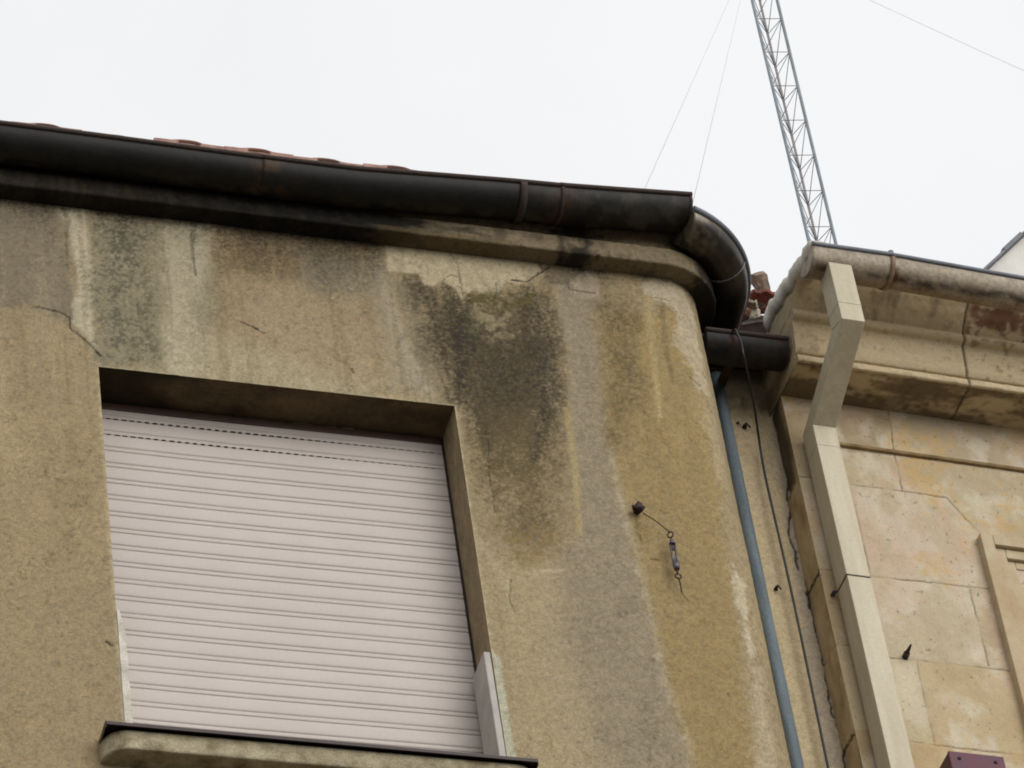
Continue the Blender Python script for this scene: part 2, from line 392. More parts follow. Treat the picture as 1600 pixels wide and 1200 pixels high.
    mix((180, 167, 142), region([(995, 436), (1075, 446), (1098, 480), (1102, 540), (1076, 530), (1052, 480), (1000, 462)], .025, 1.2) * .85)
    mix((184, 170, 142), region([(1040, 500), (1098, 520), (1116, 610), (1092, 600), (1062, 540)], .03, 1.6) * .8)
    mix((176, 160, 126), region([(1095, 610), (1122, 640), (1140, 740), (1120, 740)], .05, 1.4) * .5)
    mix((190, 178, 150), region([(1142, 868), (1168, 900), (1182, 1000), (1176, 1040), (1160, 950)], .025, 1.6) * .85)
    mix((184, 170, 140), region([(1170, 1040), (1196, 1040), (1225, 1230), (1185, 1230)], .04, 1.6) * .6)
    mix((174, 158, 136), region([(880, 428), (935, 432), (935, 462), (890, 466)], .03, 1) * .6)
    mix((72, 64, 50), streak([(885, 440), (890, 452), (930, 458)], [4, 3, 1.5], 1, .8) * .6)
    mix((104, 92, 74), region([(838, 408), (900, 412), (905, 440), (880, 450), (850, 440)], .03, 1) * .8)
    cz = np.abs(fbm(x, z, 9, 7, 4, 24)); cz2 = np.abs(fbm(x, z, 16, 12, 3, 25))
    mix((92, 78, 56), smooth((.012 - cz) / .008) * smooth(n1 * 4 + .2) * .35); mix((96, 82, 58), smooth((.010 - cz2) / .008) * smooth(-n1 * 4 + .1) * .28)
    # brown drips at the hook
    mix((112, 92, 58), streak([(994, 808), (998, 830), (1004, 850)], [5, 4, 2], 1, .5) * .6)
    mix((88, 70, 42), streak([(1018, 873), (1030, 875)], [2.5, 2.5], 1, .4) * .8)
    # black run-off right under the cornice at the left
    t = ZT - z
    for (a, b, dep, st) in [(-120, 95, .05, .75), (130, 345, .055, .8), (320, 610, .10, .85), (560, 605, .16, .4), (855, 960, .05, .65), (960, 1120, .018, .6), (60, 140, .03, .5)]:
        xa = at(a, 340)[0]; xb = at(b, 380)[0]
        win = smooth((x - xa) / .06) * smooth((xb - x) / .06)
        mix((52, 44, 32), win * np.exp(-np.maximum(t, 0) / (dep * (.75 + 1.6 * np.clip(vstr + .25, 0, 1)))) * st)
    # worn pale edge along the window opening
    e = np.exp(-np.maximum(x - WXR, 0) / .006) * ((x >= WXR - 1e-4) & (z < WZT)) ; mix((190, 176, 142), e * .8)
    e = np.exp(-np.maximum(z - WZT, 0) / .007) * ((x > WXL) & (x < WXR + .01) & (z >= WZT - 1e-4)); mix((176, 164, 134), e * .6)
    e = np.exp(-np.maximum(WXL - x, 0) / .006) * ((x <= WXL + 1e-4) & (z < WZT)) ; mix((184, 170, 136), e * .8)
    mix((184, 182, 160), smooth(.5 - (sdf_poly(x, z, wxz([(770, 1016), (782, 1030), (808, 1200), (790, 1200)])) + n3 * .01) / .012) * .8)
    # cracks
    crk = np.zeros(x.shape)
    for pts, wd, st in [([(50, 479), (66, 481), (100, 490), (108, 496), (110, 512), (128, 528), (152, 548)], .0028, .85), ([(375, 503), (395, 510), (413, 521)], .0025, .8),
                    ([(703, 392), (716, 415), (720, 440), (722, 462)], .002, .6), ([(800, 437), (824, 440), (838, 430), (858, 418)], .0035, .85), ([(690, 438), (706, 428), (718, 434)], .002, .6),
                    ([(775, 440), (777, 455), (770, 470)], .002, .6), ([(757, 668), (764, 700), (766, 740), (773, 800)], .002, .5), ([(800, 905), (796, 930), (803, 955)], .0025, .5),
                    ([(1016, 464), (1048, 470)], .002, .6), ([(810, 800), (822, 828)], .002, .5), ([(1080, 588), (1098, 598)], .003, .6), ([(548, 576), (552, 582)], .003, .8), ([(152, 550), (157, 556)], .005, .9), ([(167, 1002), (176, 1008)], .005, .8), ([(1138, 1085), (1141, 1088)], .004, .7)]:
        d = dist_line(x + n3 * .012, z + fine * .006, wxz(pts)); crk = np.maximum(crk, smooth(1.5 - d / wd) * st)
    mix((46, 38, 28), crk)
    # grain
    g = 1 + fbm(x, z, 125, 125, 2, 6) * .46 + n3 * .18 + n2 * .12 + vstr * .20 * smooth((z - 10.0) / .9)
    pit = smooth((fbm(x, z, 85, 80, 2, 19) - .17) * 9) * smooth(n2 * 3 + .6); g = g * (1 - .24 * pit)
    col = col * g[..., None]
    return col * K, crk
X_, Y_ = wall_pos(U, 0 * U)
colW, crk = paint_wall(U, Vv)
bul = fbm(U, Vv, 3, 3, 3, 31) * .006 + fbm(U, Vv, 60, 60, 3, 32) * .0022 - crk * .003
bul[(U < WXL + .02) & (U > WXL - .02) | (U < WXR + .02) & (U > WXR - .02)] *= .3
X_, Y_ = wall_pos(U, bul)
colW = colW
front = mesh_np('wall', np.stack([X_, Y_, Vv], -1).reshape(-1, 3), grid_quads(len(us), len(vs), ~hole), M['plaster'], None, colW.reshape(-1, 3))
# the rest of that wall: reveals of the opening, plain wall to the left, down to the street, and behind the corner
rev = MB()
REV = .16
def sub_quad(b, p0, p1, p2, p3): b.add([p0, p1, p2, p3], [(0, 1, 2, 3)])
def patch(name, f, nu, nv, colf, mat):
    a, b = np.meshgrid(np.linspace(0, 1, nu), np.linspace(0, 1, nv), indexing='ij')
    P = f(a, b); return mesh_np(name, P.reshape(-1, 3), grid_quads(nu, nv), mat, None, colf(a, b, P).reshape(-1, 3))
def join_np(parts, name):
    """join a few coloured meshes into one object (same material)"""
    V = []; Q = []; C = []; n = 0
    for o in parts:
        me = o.data; k = len(me.vertices); v = np.empty(k * 3, np.float32); me.vertices.foreach_get('co', v); v = v.reshape(-1, 3)
        q = np.empty(len(me.loops), np.int32); me.loops.foreach_get('vertex_index', q); q = q.reshape(-1, 4)
        c = np.empty(k * 4, np.float32); me.attributes['col'].data.foreach_get('color', c)
        V.append(v); Q.append(q + n); C.append(c.reshape(-1, 4)[:, :3]); n += k
    mat = parts[0].data.materials[0]
    for o in parts:
        me = o.data; bpy.data.objects.remove(o); bpy.data.meshes.remove(me)
    return mesh_np(name, np.concatenate(V), np.concatenate(Q), mat, None, np.concatenate(C))
def reveal_col(a, b, P, base=(138, 120, 88), soot=0):
    n = fbm(P[..., 0] + P[..., 2], P[..., 1] * 3, 14, 14, 4, 41); n2 = fbm(P[..., 0] * 3 + P[..., 2], P[..., 1] * 3, 60, 60, 2, 42)
    c = lin(base) * K * (1 + n * .6 + n2 * .4)[..., None]
    return c
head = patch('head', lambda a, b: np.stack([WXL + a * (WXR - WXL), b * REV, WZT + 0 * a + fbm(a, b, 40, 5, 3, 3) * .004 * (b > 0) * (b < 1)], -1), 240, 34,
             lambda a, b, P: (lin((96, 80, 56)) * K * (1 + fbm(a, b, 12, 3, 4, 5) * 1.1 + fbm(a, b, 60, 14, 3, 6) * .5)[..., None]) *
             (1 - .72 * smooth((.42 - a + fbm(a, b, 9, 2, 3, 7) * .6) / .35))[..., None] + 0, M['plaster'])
revr = patch('revr', lambda a, b: np.stack([WXR + 0 * a, a * REV, WZB + b * (WZT - WZB)], -1), 30, 260,
             lambda a, b, P: reveal_col(a, b, P, (146, 128, 98)), M['plaster'])
revl = patch('revl', lambda a, b: np.stack([WXL + 0 * a, a * REV, WZB + b * (WZT - WZB)], -1), 12, 60, lambda a, b, P: reveal_col(a, b, P), M['plaster'])
botm = patch('botm', lambda a, b: np.stack([WXL + a * (WXR - WXL), b * REV, WZB - .012 + 0 * a], -1), 30, 4, lambda a, b, P: reveal_col(a, b, P), M['plaster'])
def rest_col(a, b, P): return lin((152, 134, 98)) * K * (1 + fbm(P[..., 0] + P[..., 1], P[..., 2], 2, 2, 5, 51) * .6)[..., None]
r1 = patch('r1', lambda a, b: np.stack([-7 + a * 5.2, 0 * a, ZB + b * (ZT + .02 - ZB)], -1), 90, 60, rest_col, M['plaster'])
r2 = patch('r2', lambda a, b: np.stack([-7 + a * (7 + X0), 0 * a, b * ZB], -1), 120, 120, rest_col, M['plaster'])
def r3f(a, b):
    s = X0 + a * (S1 + .215 - X0); x, y = wall_pos(s, 0 * s); return np.stack([x, y, b * ZB], -1)
r3 = patch('r3', r3f, 24, 120, rest_col, M['plaster'])
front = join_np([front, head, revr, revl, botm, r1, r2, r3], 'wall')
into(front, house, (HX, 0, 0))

# cornice: a profile swept along the wall and round its corner
PROF = [(0, 0), (.058, 0), (.062, .004), (.063, .03), (.064, .066), (.060, .072), (.046, .074), (.042, .080), (.040, .10), (.042, .125), (.047, .16), (.056, .19), (.06, .25)]
pp = [PROF[0]]
for a, b in zip(PROF[:-1], PROF[1:]):
    m = max(1, int(math.hypot(b[0] - a[0], b[1] - a[1]) / .006))
    for k in range(1, m + 1): pp.append((a[0] + (b[0] - a[0]) * k / m, a[1] + (b[1] - a[1]) * k / m))
pp = np.array(pp)
cs = np.unique(np.concatenate([np.arange(-7, -1.8, .25), np.arange(-1.8, X0, .006), np.linspace(X0, S1, 60), np.linspace(S1, S1 + .24, 24)]))
CU, CI = np.meshgrid(cs, np.arange(len(pp)), indexing='ij')
O = pp[CI, 0]; Z = pp[CI, 1]
nA = fbm(CU, CI * .02, 6, 6, 4, 61); nB = fbm(CU, CI * .006, 60, 60, 3, 62); nC = fbm(CU, CI * .006, 30, 6, 3, 63)
wear = np.where((O > 0.001), nB * .006 + fbm(CU, CI * .01, 150, 60, 2, 67) * .003, 0) * np.where(CI < len(pp) - 1, 1, 0)
x_, y_ = wall_pos(CU, O + wear)
xl = lambda p: at(p, 330)[0]
def bandx(a, b, s=.08): return smooth((CU - at(a, 350)[0]) / s + .5 + nA * 2) * smooth((at(b, 390)[0] - CU) / s + .5 + nA * 2)
cc = np.empty(CU.shape + (3,)); cc[:] = lin((128, 114, 90))
def cmix(c, m):
    global cc
    m = np.clip(m, 0, 1)[..., None]; cc = cc * (1 - m) + lin(c) * m
cmix((156, 142, 116), smooth(nA * 3 + .2) * .5)
cmix((58, 50, 38), smooth(nA * 4 + nC * 2 - .1) * .6)
cmix((124, 104, 74), smooth(nA * 3 + nB) * (Z > .08) * .8)
cmix((27, 23, 16), bandx(-2000, 640, .35) * (.98 + nC * .25))
cmix((84, 72, 48), bandx(80, 230, .1) * (Z < .08) * smooth(nC * 3 + .1) * .35)
cmix((18, 16, 14), bandx(300, 560, .15) * .6)
cmix((96, 82, 56), bandx(590, 800, .1) * (Z < .02) * .6)
cmix((22, 19, 16), smooth(1.5 - np.hypot((CU - at(900, 390)[0] + (Z - .05) * .25) / .085, (Z - .16) / .12) + nB * 1.2) * .96)
cmix((24, 21, 17), smooth(1.4 - np.hypot((CU - at(895, 420)[0]) / .05, (Z - .0) / .03) + nB) * .9)
cmix((40, 33, 25), smooth(1.4 - np.hypot((CU - at(868, 400)[0]) / .012, (Z - .04) / .09) + nB) * .7)
cmix((26, 23, 20), smooth((CU - X0 + .01 + nB * .1) / .09) * (Z > .07) * .9)  # soot plus occlusion shade put into the colour round the corner, here and next
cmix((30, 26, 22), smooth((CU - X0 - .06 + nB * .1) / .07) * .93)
cmix((60, 50, 36), smooth((nB - .08) * 6) * .35)
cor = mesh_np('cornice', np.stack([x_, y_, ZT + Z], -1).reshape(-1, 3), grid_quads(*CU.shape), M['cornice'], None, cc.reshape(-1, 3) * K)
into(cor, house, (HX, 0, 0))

# roof of hooked clay tiles behind the gutter
NOSE_Y = -.08
TZ = at(349, 233, NOSE_Y)[2] + .008
tb = MB()
pitch = at(458, 247, NOSE_Y)[0] - at(349, 233, NOSE_Y)[0]
xs0 = at(349, 233, NOSE_Y)[0]
SL = math.tan(math.radians(17))
tprof = [(0, 0), (.02, .001), (.05, .001), (.058, .003), (.07, .006), (.085, .008), (.105, .0085), (.122, .007), (.134, .003), (.142, .0), (.17, -.001), (.203, -.001)]
for k in range(-9, 12):
    x0 = xs0 + k * pitch
    if x0 + pitch > .58: break
    dz = random.uniform(-.0025, .0025); dy = random.uniform(-.012, .012); tl = random.uniform(-.01, .01)
    if k == -2: dz += .004; tl = .02
    up = [(x0 + p[0] * pitch / .205 + .002, TZ - .003 + p[1] + dz + tl * (p[0] - .1)) for p in tprof]
    lo = [(x, z - .028) for x, z in up]
    lo2 = [(x, z - .028 + (.006 if 2 < i < 9 else 0)) for i, (x, z) in enumerate(up)]
    n = len(up); vs_ = []
    for row in range(2):
        y = NOSE_Y + dy if row == 0 else 6.5
        h = 0 if row == 0 else (6.5 - NOSE_Y) * SL
        vs_ += [(x, y, z + h) for x, z in up] + [(x, y, z + h) for x, z in lo2]
    fs = []
    for i in range(n - 1):
        fs += [(i, i + 1, 2 * n + i + 1, 2 * n + i), (n + i, 3 * n + i, 3 * n + i + 1, n + i + 1), (i, n + i, n + i + 1, i + 1)]
    fs += [(0, 2 * n, 3 * n, n), (n - 1, 2 * n - 1, 4 * n - 1, 3 * n - 1)]
    tb.add(vs_, fs, False)
    # dark strip standing in for the shaded hollow under the tile's roll
    th = [(x, NOSE_Y + dy + .002, z - .010) for x, z in up[4:9]]
    tb.add([(p[0], p[1] - .006, p[2] + .003) for p in th] + [(p[0], p[1] - .006, p[2] - .005) for p in th], [(i, i + 1, 5 + i + 1, 5 + i) for i in range(4)], mi=1)
tb.box((-7, -.05, ZT + .2), (xs0 - 9 * pitch, 6.5, ZT + .22))
tb.prism([(-7, -.04, ZT + .22), (.56, -.04, ZT + .22), (.56, 6.5, ZT + .22 + 6.54 * SL), (-7, 6.5, ZT + .22 + 6.54 * SL)], (0, 0, .014))
rf = tb.build('roof', M['tile'], None, mats=[M['brick']]); into(rf, house, (HX, 0, 0))

# recessed strip of wall between the two buildings
XS, YS = .998, .26           # corner of the stone building
ru = np.linspace(X0 + RC, XS + .10, 100); rv = np.concatenate([np.linspace(0, ZB, 40)[:-1], np.linspace(ZB, 11.52, 700)])
RU, RV = np.meshgrid(ru, rv, indexing='ij')
def rec(pts): return wxz(pts, YR)
rn = fbm(RU, RV, 9, 6, 4, 71); rn2 = fbm(RU, RV, 50, 40, 3, 72); rfi = fbm(RU, RV, 120, 120, 2, 73)
rc = np.empty(RU.shape + (3,)); rc[:] = lin((200, 181, 144))
def rmix(c, m):
    global rc
    m = np.clip(m, 0, 1)[..., None]; rc = rc * (1 - m) + lin(c) * m
rmix((198, 180, 148), smooth(rn * 3 + .4) * .7)
rmix((178, 164, 146), smooth(.5 - (sdf_poly(RU, RV, rec([(1205, 600), (1232, 660), (1330, 1200), (1290, 1200), (1215, 740)])) + rn2 * .03) / .03) * .8)
rmix((64, 54, 40), smooth((RV - 11.24) / .12 + rn2 * .9 + rn) * .8)  # damp soot below the gutter, with some shade there put into the colour
rmix((40, 34, 27), smooth(1.4 - dist_streak(RU, RV, rec([(1205, 570), (1212, 640), (1226, 700), (1238, 745)]), [.02, .018, .012, .01]) + rn2 * 1.6) * .9)
rcrk = np.zeros(RU.shape)
for pts, wd in [([(1236, 735), (1230, 770), (1236, 800), (1232, 830), (1242, 860), (1247, 890)], .0035), ([(1236, 780), (1247, 840), (1262, 890), (1264, 920), (1270, 960), (1282, 1010), (1290, 1050), (1300, 1110), (1316, 1150), (1322, 1220)], .0035), ([(1262, 890), (1262, 920), (1267, 950)], .006), ([(1222, 560), (1226, 640), (1236, 735)], .007)]:
    rcrk = np.maximum(rcrk, smooth(1.5 - dist_line(RU + rn2 * .014, RV + rfi * .01, rec(pts)) / wd))
rmix((36, 30, 24), rcrk * .9)
rc = rc * (1 + rfi * .3 + rn2 * .2)[..., None] * K
rw = mesh_np('recessed_wall', np.stack([RU, YR + rcrk * .006 + rn2 * .002, RV], -1).reshape(-1, 3), grid_quads(*RU.shape), M['plaster'], None, rc.reshape(-1, 3))
into(rw, house, (HX, 0, 0))
rr = MB(); rr.prism([(X0 + RC + .004, .20, 11.43), (.994, .20, 11.43), (.994, 3.2, 12.15), (X0 + RC + .004, 3.2, 12.15)], (0, 0, .02))
rro = rr.build('recess_roof', M['roof_gapdark'], None); into(rro, house, (HX, 0, 0))

# roller shutter
SY = .142; SXL, SXR = WXL + .004, WXR - .004
zb = 9.42; zt = WZT + .02
pz = .0645
zr = at(158, 653, SY)[2]                       # a joint with slots
k0 = int((zr - zb) / pz); zj = [zr - k * pz for k in range(-3, k0 + 2)]
prof = []
for z in sorted(zj):
    jt = random.uniform(-.0004, .0004)
    prof += [(z - .0012, -.0003), (z - .0006, .0020 + jt), (z + .0010, .0020 + jt), (z + .0016, -.0004), (z + .0045, -.0009), (z + .010, -.0011), (z + .0146, -.0007), (z + .0153, .0013 + jt), (z + .0166, .0013 + jt), (z + .0174, -.0004), (z + .024, -.0014), (z + .036, -.0021 + jt), (z + .050, -.0016), (z + .058, -.0008)]
prof = [p for p in prof if zb < p[0] < zt]
nx = 40
sx = np.linspace(SXL, SXR, nx); PA = np.array(prof)
G = np.stack([np.repeat(sx[:, None], len(PA), 1), SY + np.repeat(PA[None, :, 1], nx, 0) + .0015 * np.sin(sx * 5)[:, None], np.repeat(PA[None, :, 0], nx, 0) + .0015 * np.sin(sx * 3.1 + 1)[:, None]], -1)
shc = np.zeros((nx * len(PA), 3)) + .5
sh = mesh_np('roller_shutter', G.reshape(-1, 3), grid_quads(nx, len(PA)), M['shutter'], None)
into(sh, house, (HX, 0, 0))
for zz, w_ in ((zr, .0011), (zr - pz, .0007)):
    n = 44; sl = MB()
    for i in range(n):
        xa = SXL + .02 + (SXR - SXL - .04) * i / n
        sl.box((xa, SY - .0022, zz - w_), (xa + (SXR - SXL) / n * random.uniform(.45, .65), SY + .004, zz + w_))
    slo = sl.build('slot_row', M['slot'], None); into(slo, house, (HX, 0, 0)); slo.parent = sh
gd = MB(); gd.box((SXL - .002, SY - .02, zb), (SXL + .010, SY + .01, WZT - .004)); into(gd.build('guide_rail', M['guide'], None), house, (HX, 0, 0))
gd = MB(); gd.box((SXR - .003, SY - .008, zb), (SXR + .002, SY + .01, WZT - .004)); into(gd.build('guide_rail', M['flashing'], None), house, (HX, 0, 0))  # right rail, thinned and darkened to stand in for the shadow there
lb = MB(); lb.box((WXL + .002, SY - .006, WZT - .030), (WXR - .002, REV + .02, WZT - .004))  # brown bar standing in for the shade under the window head
into(lb.build('head_shade_bar', M['guide'], None, .003), house, (HX, 0, 0))
# stone panels lining the foot of both reveals
zp = at(775, 1018, 0)[2]
rp = MB(); rp.prism([(WXR - .022, -.002, 9.36), (WXR - .022, .12, 9.40), (WXR - .022, .122, zp + .0), (WXR - .022, .004, zp)], (.0205, 0, 0))
o = rp.build('reveal_panel', M['panel'], None, .003); into(o, house, (HX, 0, 0)); o['label'] = 'pale grey panel lining the right reveal'
rp = MB(); zl = at(184, 956, 0)[2]
rp.prism([(WXL + .0005, -.003, 9.36), (WXL + .024, -.003, 9.36), (WXL + .022, -.003, zl - .10), (WXL + .02, -.003, zl - .05), (WXL + .012, -.003, zl - .02), (WXL + .010, -.003, zl), (WXL + .0005, -.003, zl + .01)], (0, .12, 0))
o = rp.build('reveal_panel', M['mortar'], None, .002); into(o, house, (HX, 0, 0)); o['label'] = 'pale mortar strip lining the left reveal'
# sill with rounded ends and its sheet-metal flashing
fa = at(166, 1128, -.088); fb = at(840, 1190, -.088)
zs = (fa[2] + fb[2]) / 2
def sill_outline(xa, xb, y0, r, yb, n=8):
    pts = [(xa, yb)]
    for k in range(n + 1):
        a = math.pi / 2 * k / n; pts.append((xa + r - r * math.cos(a), y0 + r - r * math.sin(a)))
    for k in range(n + 1):
        a = math.pi / 2 * k / n; pts.append((xb - r + r * math.sin(a), y0 + r - r * math.cos(a)))
    pts.append((xb, yb)); return pts
sxa = at(158, 1160, -.03)[0]; sxb = fb[0] + .012
sb = MB(); ol = sill_outline(sxa, sxb, -.074, .07, .10)
sb.prism([(x, y, zs - .070) for x, y in ol], (0, 0, .067))
sillo = sb.build('window_sill', M['sill'], None, .006); into(sillo, house, (HX, 0, 0))
fl = MB()
fl.prism([(fa[0], -.088, zs), (fb[0], -.088, zs), (fb[0], -.004, zs + .012), (WXR - .001, -.004, zs + .012), (WXR - .001, .15, zs + .036), (WXL + .001, .15, zs + .036), (WXL + .001, -.004, zs + .012), (fa[0], -.004, zs + .012)], (0, 0, .004))
fl.box((fa[0], -.0905, zs - .006), (fb[0], -.0875, zs + .0045))
fl.box((fa[0] - .0022, -.088, zs - .012), (fa[0] - .0002, -.004, zs + .008)); fl.box((fb[0] + .0002, -.088, zs - .012), (fb[0] + .0022, -.004, zs + .008))
flo = fl.build('sill_flashing', M['flashing'], None); into(flo, house, (HX, 0, 0)); flo.parent = sillo

# ------------------------------------------------------------------ half-round gutters
def gutter_sweep(path, r, colf, name, parent, shift, th=.003, n=23, bead=.0085, mat=None, ends=(False, False)):
    """path: list of (x, y, z, ox, oy): centre point and outward unit vector. Makes trough with a rolled outer rim"""
    ang = np.linspace(0, math.pi, n)          # 0 = outer rim, pi = back edge
    prof = [(math.cos(a) * r, -math.sin(a) * r) for a in ang] + [(math.cos(a) * (r - th), -math.sin(a) * (r - th)) for a in ang[::-1]]
    m = len(prof); P = np.array(path); V = np.zeros((len(P), m, 3)); C = np.zeros((len(P), m, 3))
    for j, (o, z) in enumerate(prof):
        V[:, j, 0] = P[:, 0] + P[:, 3] * o; V[:, j, 1] = P[:, 1] + P[:, 4] * o; V[:, j, 2] = P[:, 2] + z
    A = np.concatenate([ang, ang[::-1]])
    Sg = np.concatenate([[0], np.cumsum(np.linalg.norm(np.diff(P[:, :3], axis=0), axis=1))])
    ss, aa = np.meshgrid(Sg, A, indexing='ij')
    C = colf(ss, aa, V)
    idx = np.arange(len(P) * m).reshape(len(P), m); nx_ = np.roll(idx, -1, 1)
    Q = np.stack([idx[:-1], idx[1:], nx_[1:], nx_[:-1]], -1).reshape(-1, 4)
    caps = []
    for e in (0, len(P) - 1):
        for j in range(n - 1):
            caps.append((idx[e, j], idx[e, j + 1], idx[e, m - 2 - j], idx[e, m - 1 - j]))
    Q = np.concatenate([Q, np.array(caps)])
    VV = V.reshape(-1, 3); CC = C.reshape(-1, 3)
    # full end discs
    for e, on in zip((0, len(P) - 1), ends):
        if on:
            off = len(VV); c0 = P[e, :3]
            ring = V[e, :n]; VV = np.concatenate([VV, ring, [c0]]); CC = np.concatenate([CC, C[e, :n], [C[e, n // 2]]])
            Q = np.concatenate([Q, np.array([(off + n, off + j, off + j + 1, off + j + 2) for j in range(0, n - 1, 2)])])
    Q3 = Q
    o = mesh_np(name, VV - np.array(shift), Q3, mat or M['zinc'], parent, CC)
    b = MB(); b.tube([(p[0] + p[3] * r - shift[0], p[1] + p[4] * r - shift[1], p[2] + bead * .5 - shift[2]) for p in path], bead, 10)
    return o, b
def zinc_col(seed, base, light, rust=(92, 54, 32), dirt=(34, 29, 24), amt=.6, top=None):
    def f(s, a, V):
        n = fbm(s, a * .07, 7, 10, 4, seed); n2 = fbm(s, a * .07, 30, 30, 3, seed + 1); st = fbm(s, a * .07, 26, 3, 3, seed + 2)
        c = np.zeros(s.shape + (3,)); c[:] = lin(base)
        def mix(k, m):
            nonlocal c
            m = np.clip(m, 0, 1)[..., None]; c = c * (1 - m) + lin(k) * m
        mix(light, smooth(n * 3 + st * 1.5 + .1) * amt)
        mix(dirt, smooth(n2 * 2.4 + .25 - n) * .7)
        mix(rust, smooth((n2 - .12) * 5 + n) * .35)
        if top is not None: top(mix, s, a, V, n, n2)
        return c
    return f
# front gutter of the plaster building
RG = .068; OR = .18
rim_px = [(0, 190), (150, 209), (300, 229), (430, 246), (560, 262), (700, 273), (800, 281), (885, 289), (980, 296), (1080, 303)]
rim = [at(p[0], p[1], -OR) for p in rim_px]
rx = np.array([p[0] for p in rim]); rz = np.array([p[2] for p in rim]) - .010
gz = lambda x: np.interp(x, np.r_[-7, rx], np.r_[rz[0] - .03, rz])
OC = OR - RG
gt = thing('roof_gutter', 'long black half-round gutter along the eaves of the ochre plaster building', 'gutter', (-1.0, -OC, 11.6), group='half-round roof gutters')
GS = (-1.0, -OC, 11.6)
xj1 = at(430, 290, -OR)[0]; xj2 = at(890, 320, -OR)[0]; xe = rim[-1][0]
def gtop(mix, s, a, V, n, n2):
    x = V[..., 0]
    mix((20, 19, 19), smooth(n * 2 + n2 + .55) * smooth((at(830, 320, -OR)[0] - x) / .1) * .75)
    lowb = np.exp(-((a - 1.75) / .35) ** 2)
    mix((62, 57, 46), lowb * smooth((n + n2 * .6 + .06) * 5) * .7)
    mix((66, 62, 56), smooth((x - at(830, 320, -OR)[0]) / .1) * smooth(n * 3 + n2 * 3 + .5) * .6)
    mix((74, 54, 34), np.exp(-((x - xj1) / .06) ** 2) * smooth(n2 * 5 + .5) * .7)
    mix((60, 36, 26), np.exp(-((x - xj2 + .01) / .03) ** 2) * smooth(n2 * 3 + .8) * .8)
    mix((20, 17, 15), np.exp(-((x - xe) / .03) ** 2) * .6)
secs = [(-6.9, xj1, 0), (xj1 - .03, xj2 + .0, .0015), (xj2 - .02, xe, .003)]
for i, (a, b, dr) in enumerate(secs):
    xs = np.unique(np.r_[np.arange(max(a, -1.9), b, .012), b] if a > -2 else np.r_[np.arange(a, -1.9, .3), np.arange(-1.9, b, .012), b])
    path = [(x, -OC, gz(x), 0, -1) for x in xs]
    o, bead = gutter_sweep(path, RG + dr, zinc_col(81 + i * 5, (30, 28, 25), (46, 42, 36), rust=(52, 34, 24), dirt=(17, 16, 15), amt=.45, top=gtop), 'gutter_trough', gt, GS)
    bead.build('rolled_rim', M['iron'] if i < 9 else M['lead'], o)
def strap(x, rr, w_, mat, parent, shift, yc, zc, name='strap', lift=.004):
    b = MB(); n = 18
    vs_ = []
    for k in range(n + 1):
        a = math.pi * k / n
        for dx in (-w_, w_):
            for q in (rr, rr + lift): vs_.append((x + dx - shift[0] - .35 * 0, yc - math.cos(a) * q - shift[1], zc - math.sin(a) * q - shift[2]))
    fs = []
    for k in range(n):
        b0 = k * 4; b1 = b0 + 4
        fs += [(b0 + 1, b0 + 3, b1 + 3, b1 + 1), (b0, b1, b1 + 2, b0 + 2), (b0, b0 + 1, b1 + 1, b1), (b0 + 2, b1 + 2, b1 + 3, b0 + 3)]
    fs += [(0, 2, 3, 1), (n * 4, n * 4 + 1, n * 4 + 3, n * 4 + 2)]
    b.add(vs_, fs, True); return b.build(name, mat, parent)
xst = at(822, 310, -OR)[0]
strap(xst, RG + .004, .011, M['iron'], gt, GS, -OC, gz(xst))
strap(xj2 - .012, RG + .0035, .005, M['iron'], gt, GS, -OC, gz(xj2), 'joint_collar', .002)
strap(xe - .004, RG + .0035, .004, M['iron'], gt, GS, -OC, gz(xe), 'joint_collar', .002)

# elbow round the corner
el = thing('gutter_elbow', 'curved dark metal gutter elbow turning round the rounded plaster corner', 'gutter elbow', (X0, RC - .28, 11.58), group='half-round roof gutters')
ES = (X0, RC - .28, 11.58)
ez0 = at(1085, 325, -OR)[2] - .012
path = []
th0 = math.asin((at(1085, 325, -.168)[0] - X0) / (RC + OR)) - .015
ez0 = at(1085, 325, -.168)[2] - .012
for k in range(60):
    t = k / 59
    if t < .80:
        th = th0 + t / .80 * (math.pi / 2 - th0)
        path.append((X0 + (RC + OC) * math.sin(th), RC - (RC + OC) * math.cos(th), ez0 - .055 * t / .8, math.sin(th), -math.cos(th)))
    else:
        q = (t - .80) / .20
        path.append((X0 + RC + OC, RC + .13 * q, ez0 - .055 - .035 * q, 1, 0))
def etop(mix, s, a, V, n, n2):
    mix((112, 102, 84), smooth((.14 - s) / .06 + n) * smooth(n2 * 3 + .6) * .7)
    mix((24, 23, 23), smooth((s - .25) / .1 + n) * .75)
o, bead = gutter_sweep(path, RG, zinc_col(121, (44, 39, 33), (76, 68, 54), rust=(60, 40, 28), dirt=(22, 20, 18), amt=.5, top=etop), 'elbow_trough', el, ES, mat=mat_attr('elbow_zinc', .2, 60, .3, .1, 50, .3, spec=.5), bead=.011, ends=(True, False))
bead.build('rolled_rim', M['lead'], o)
sm = MB(); k = 27; c = np.array(path[k][:3]) - ES; ou = np.array([path[k][3], path[k][4], 0])
sm.tube([c + ou * math.cos(a) * (RG + .001) - np.array([0, 0, math.sin(a) * (RG + .001)]) for a in np.linspace(.2, 2.6, 20)], .0035, 8)
sm.build('solder_seam', M['turn'], el)

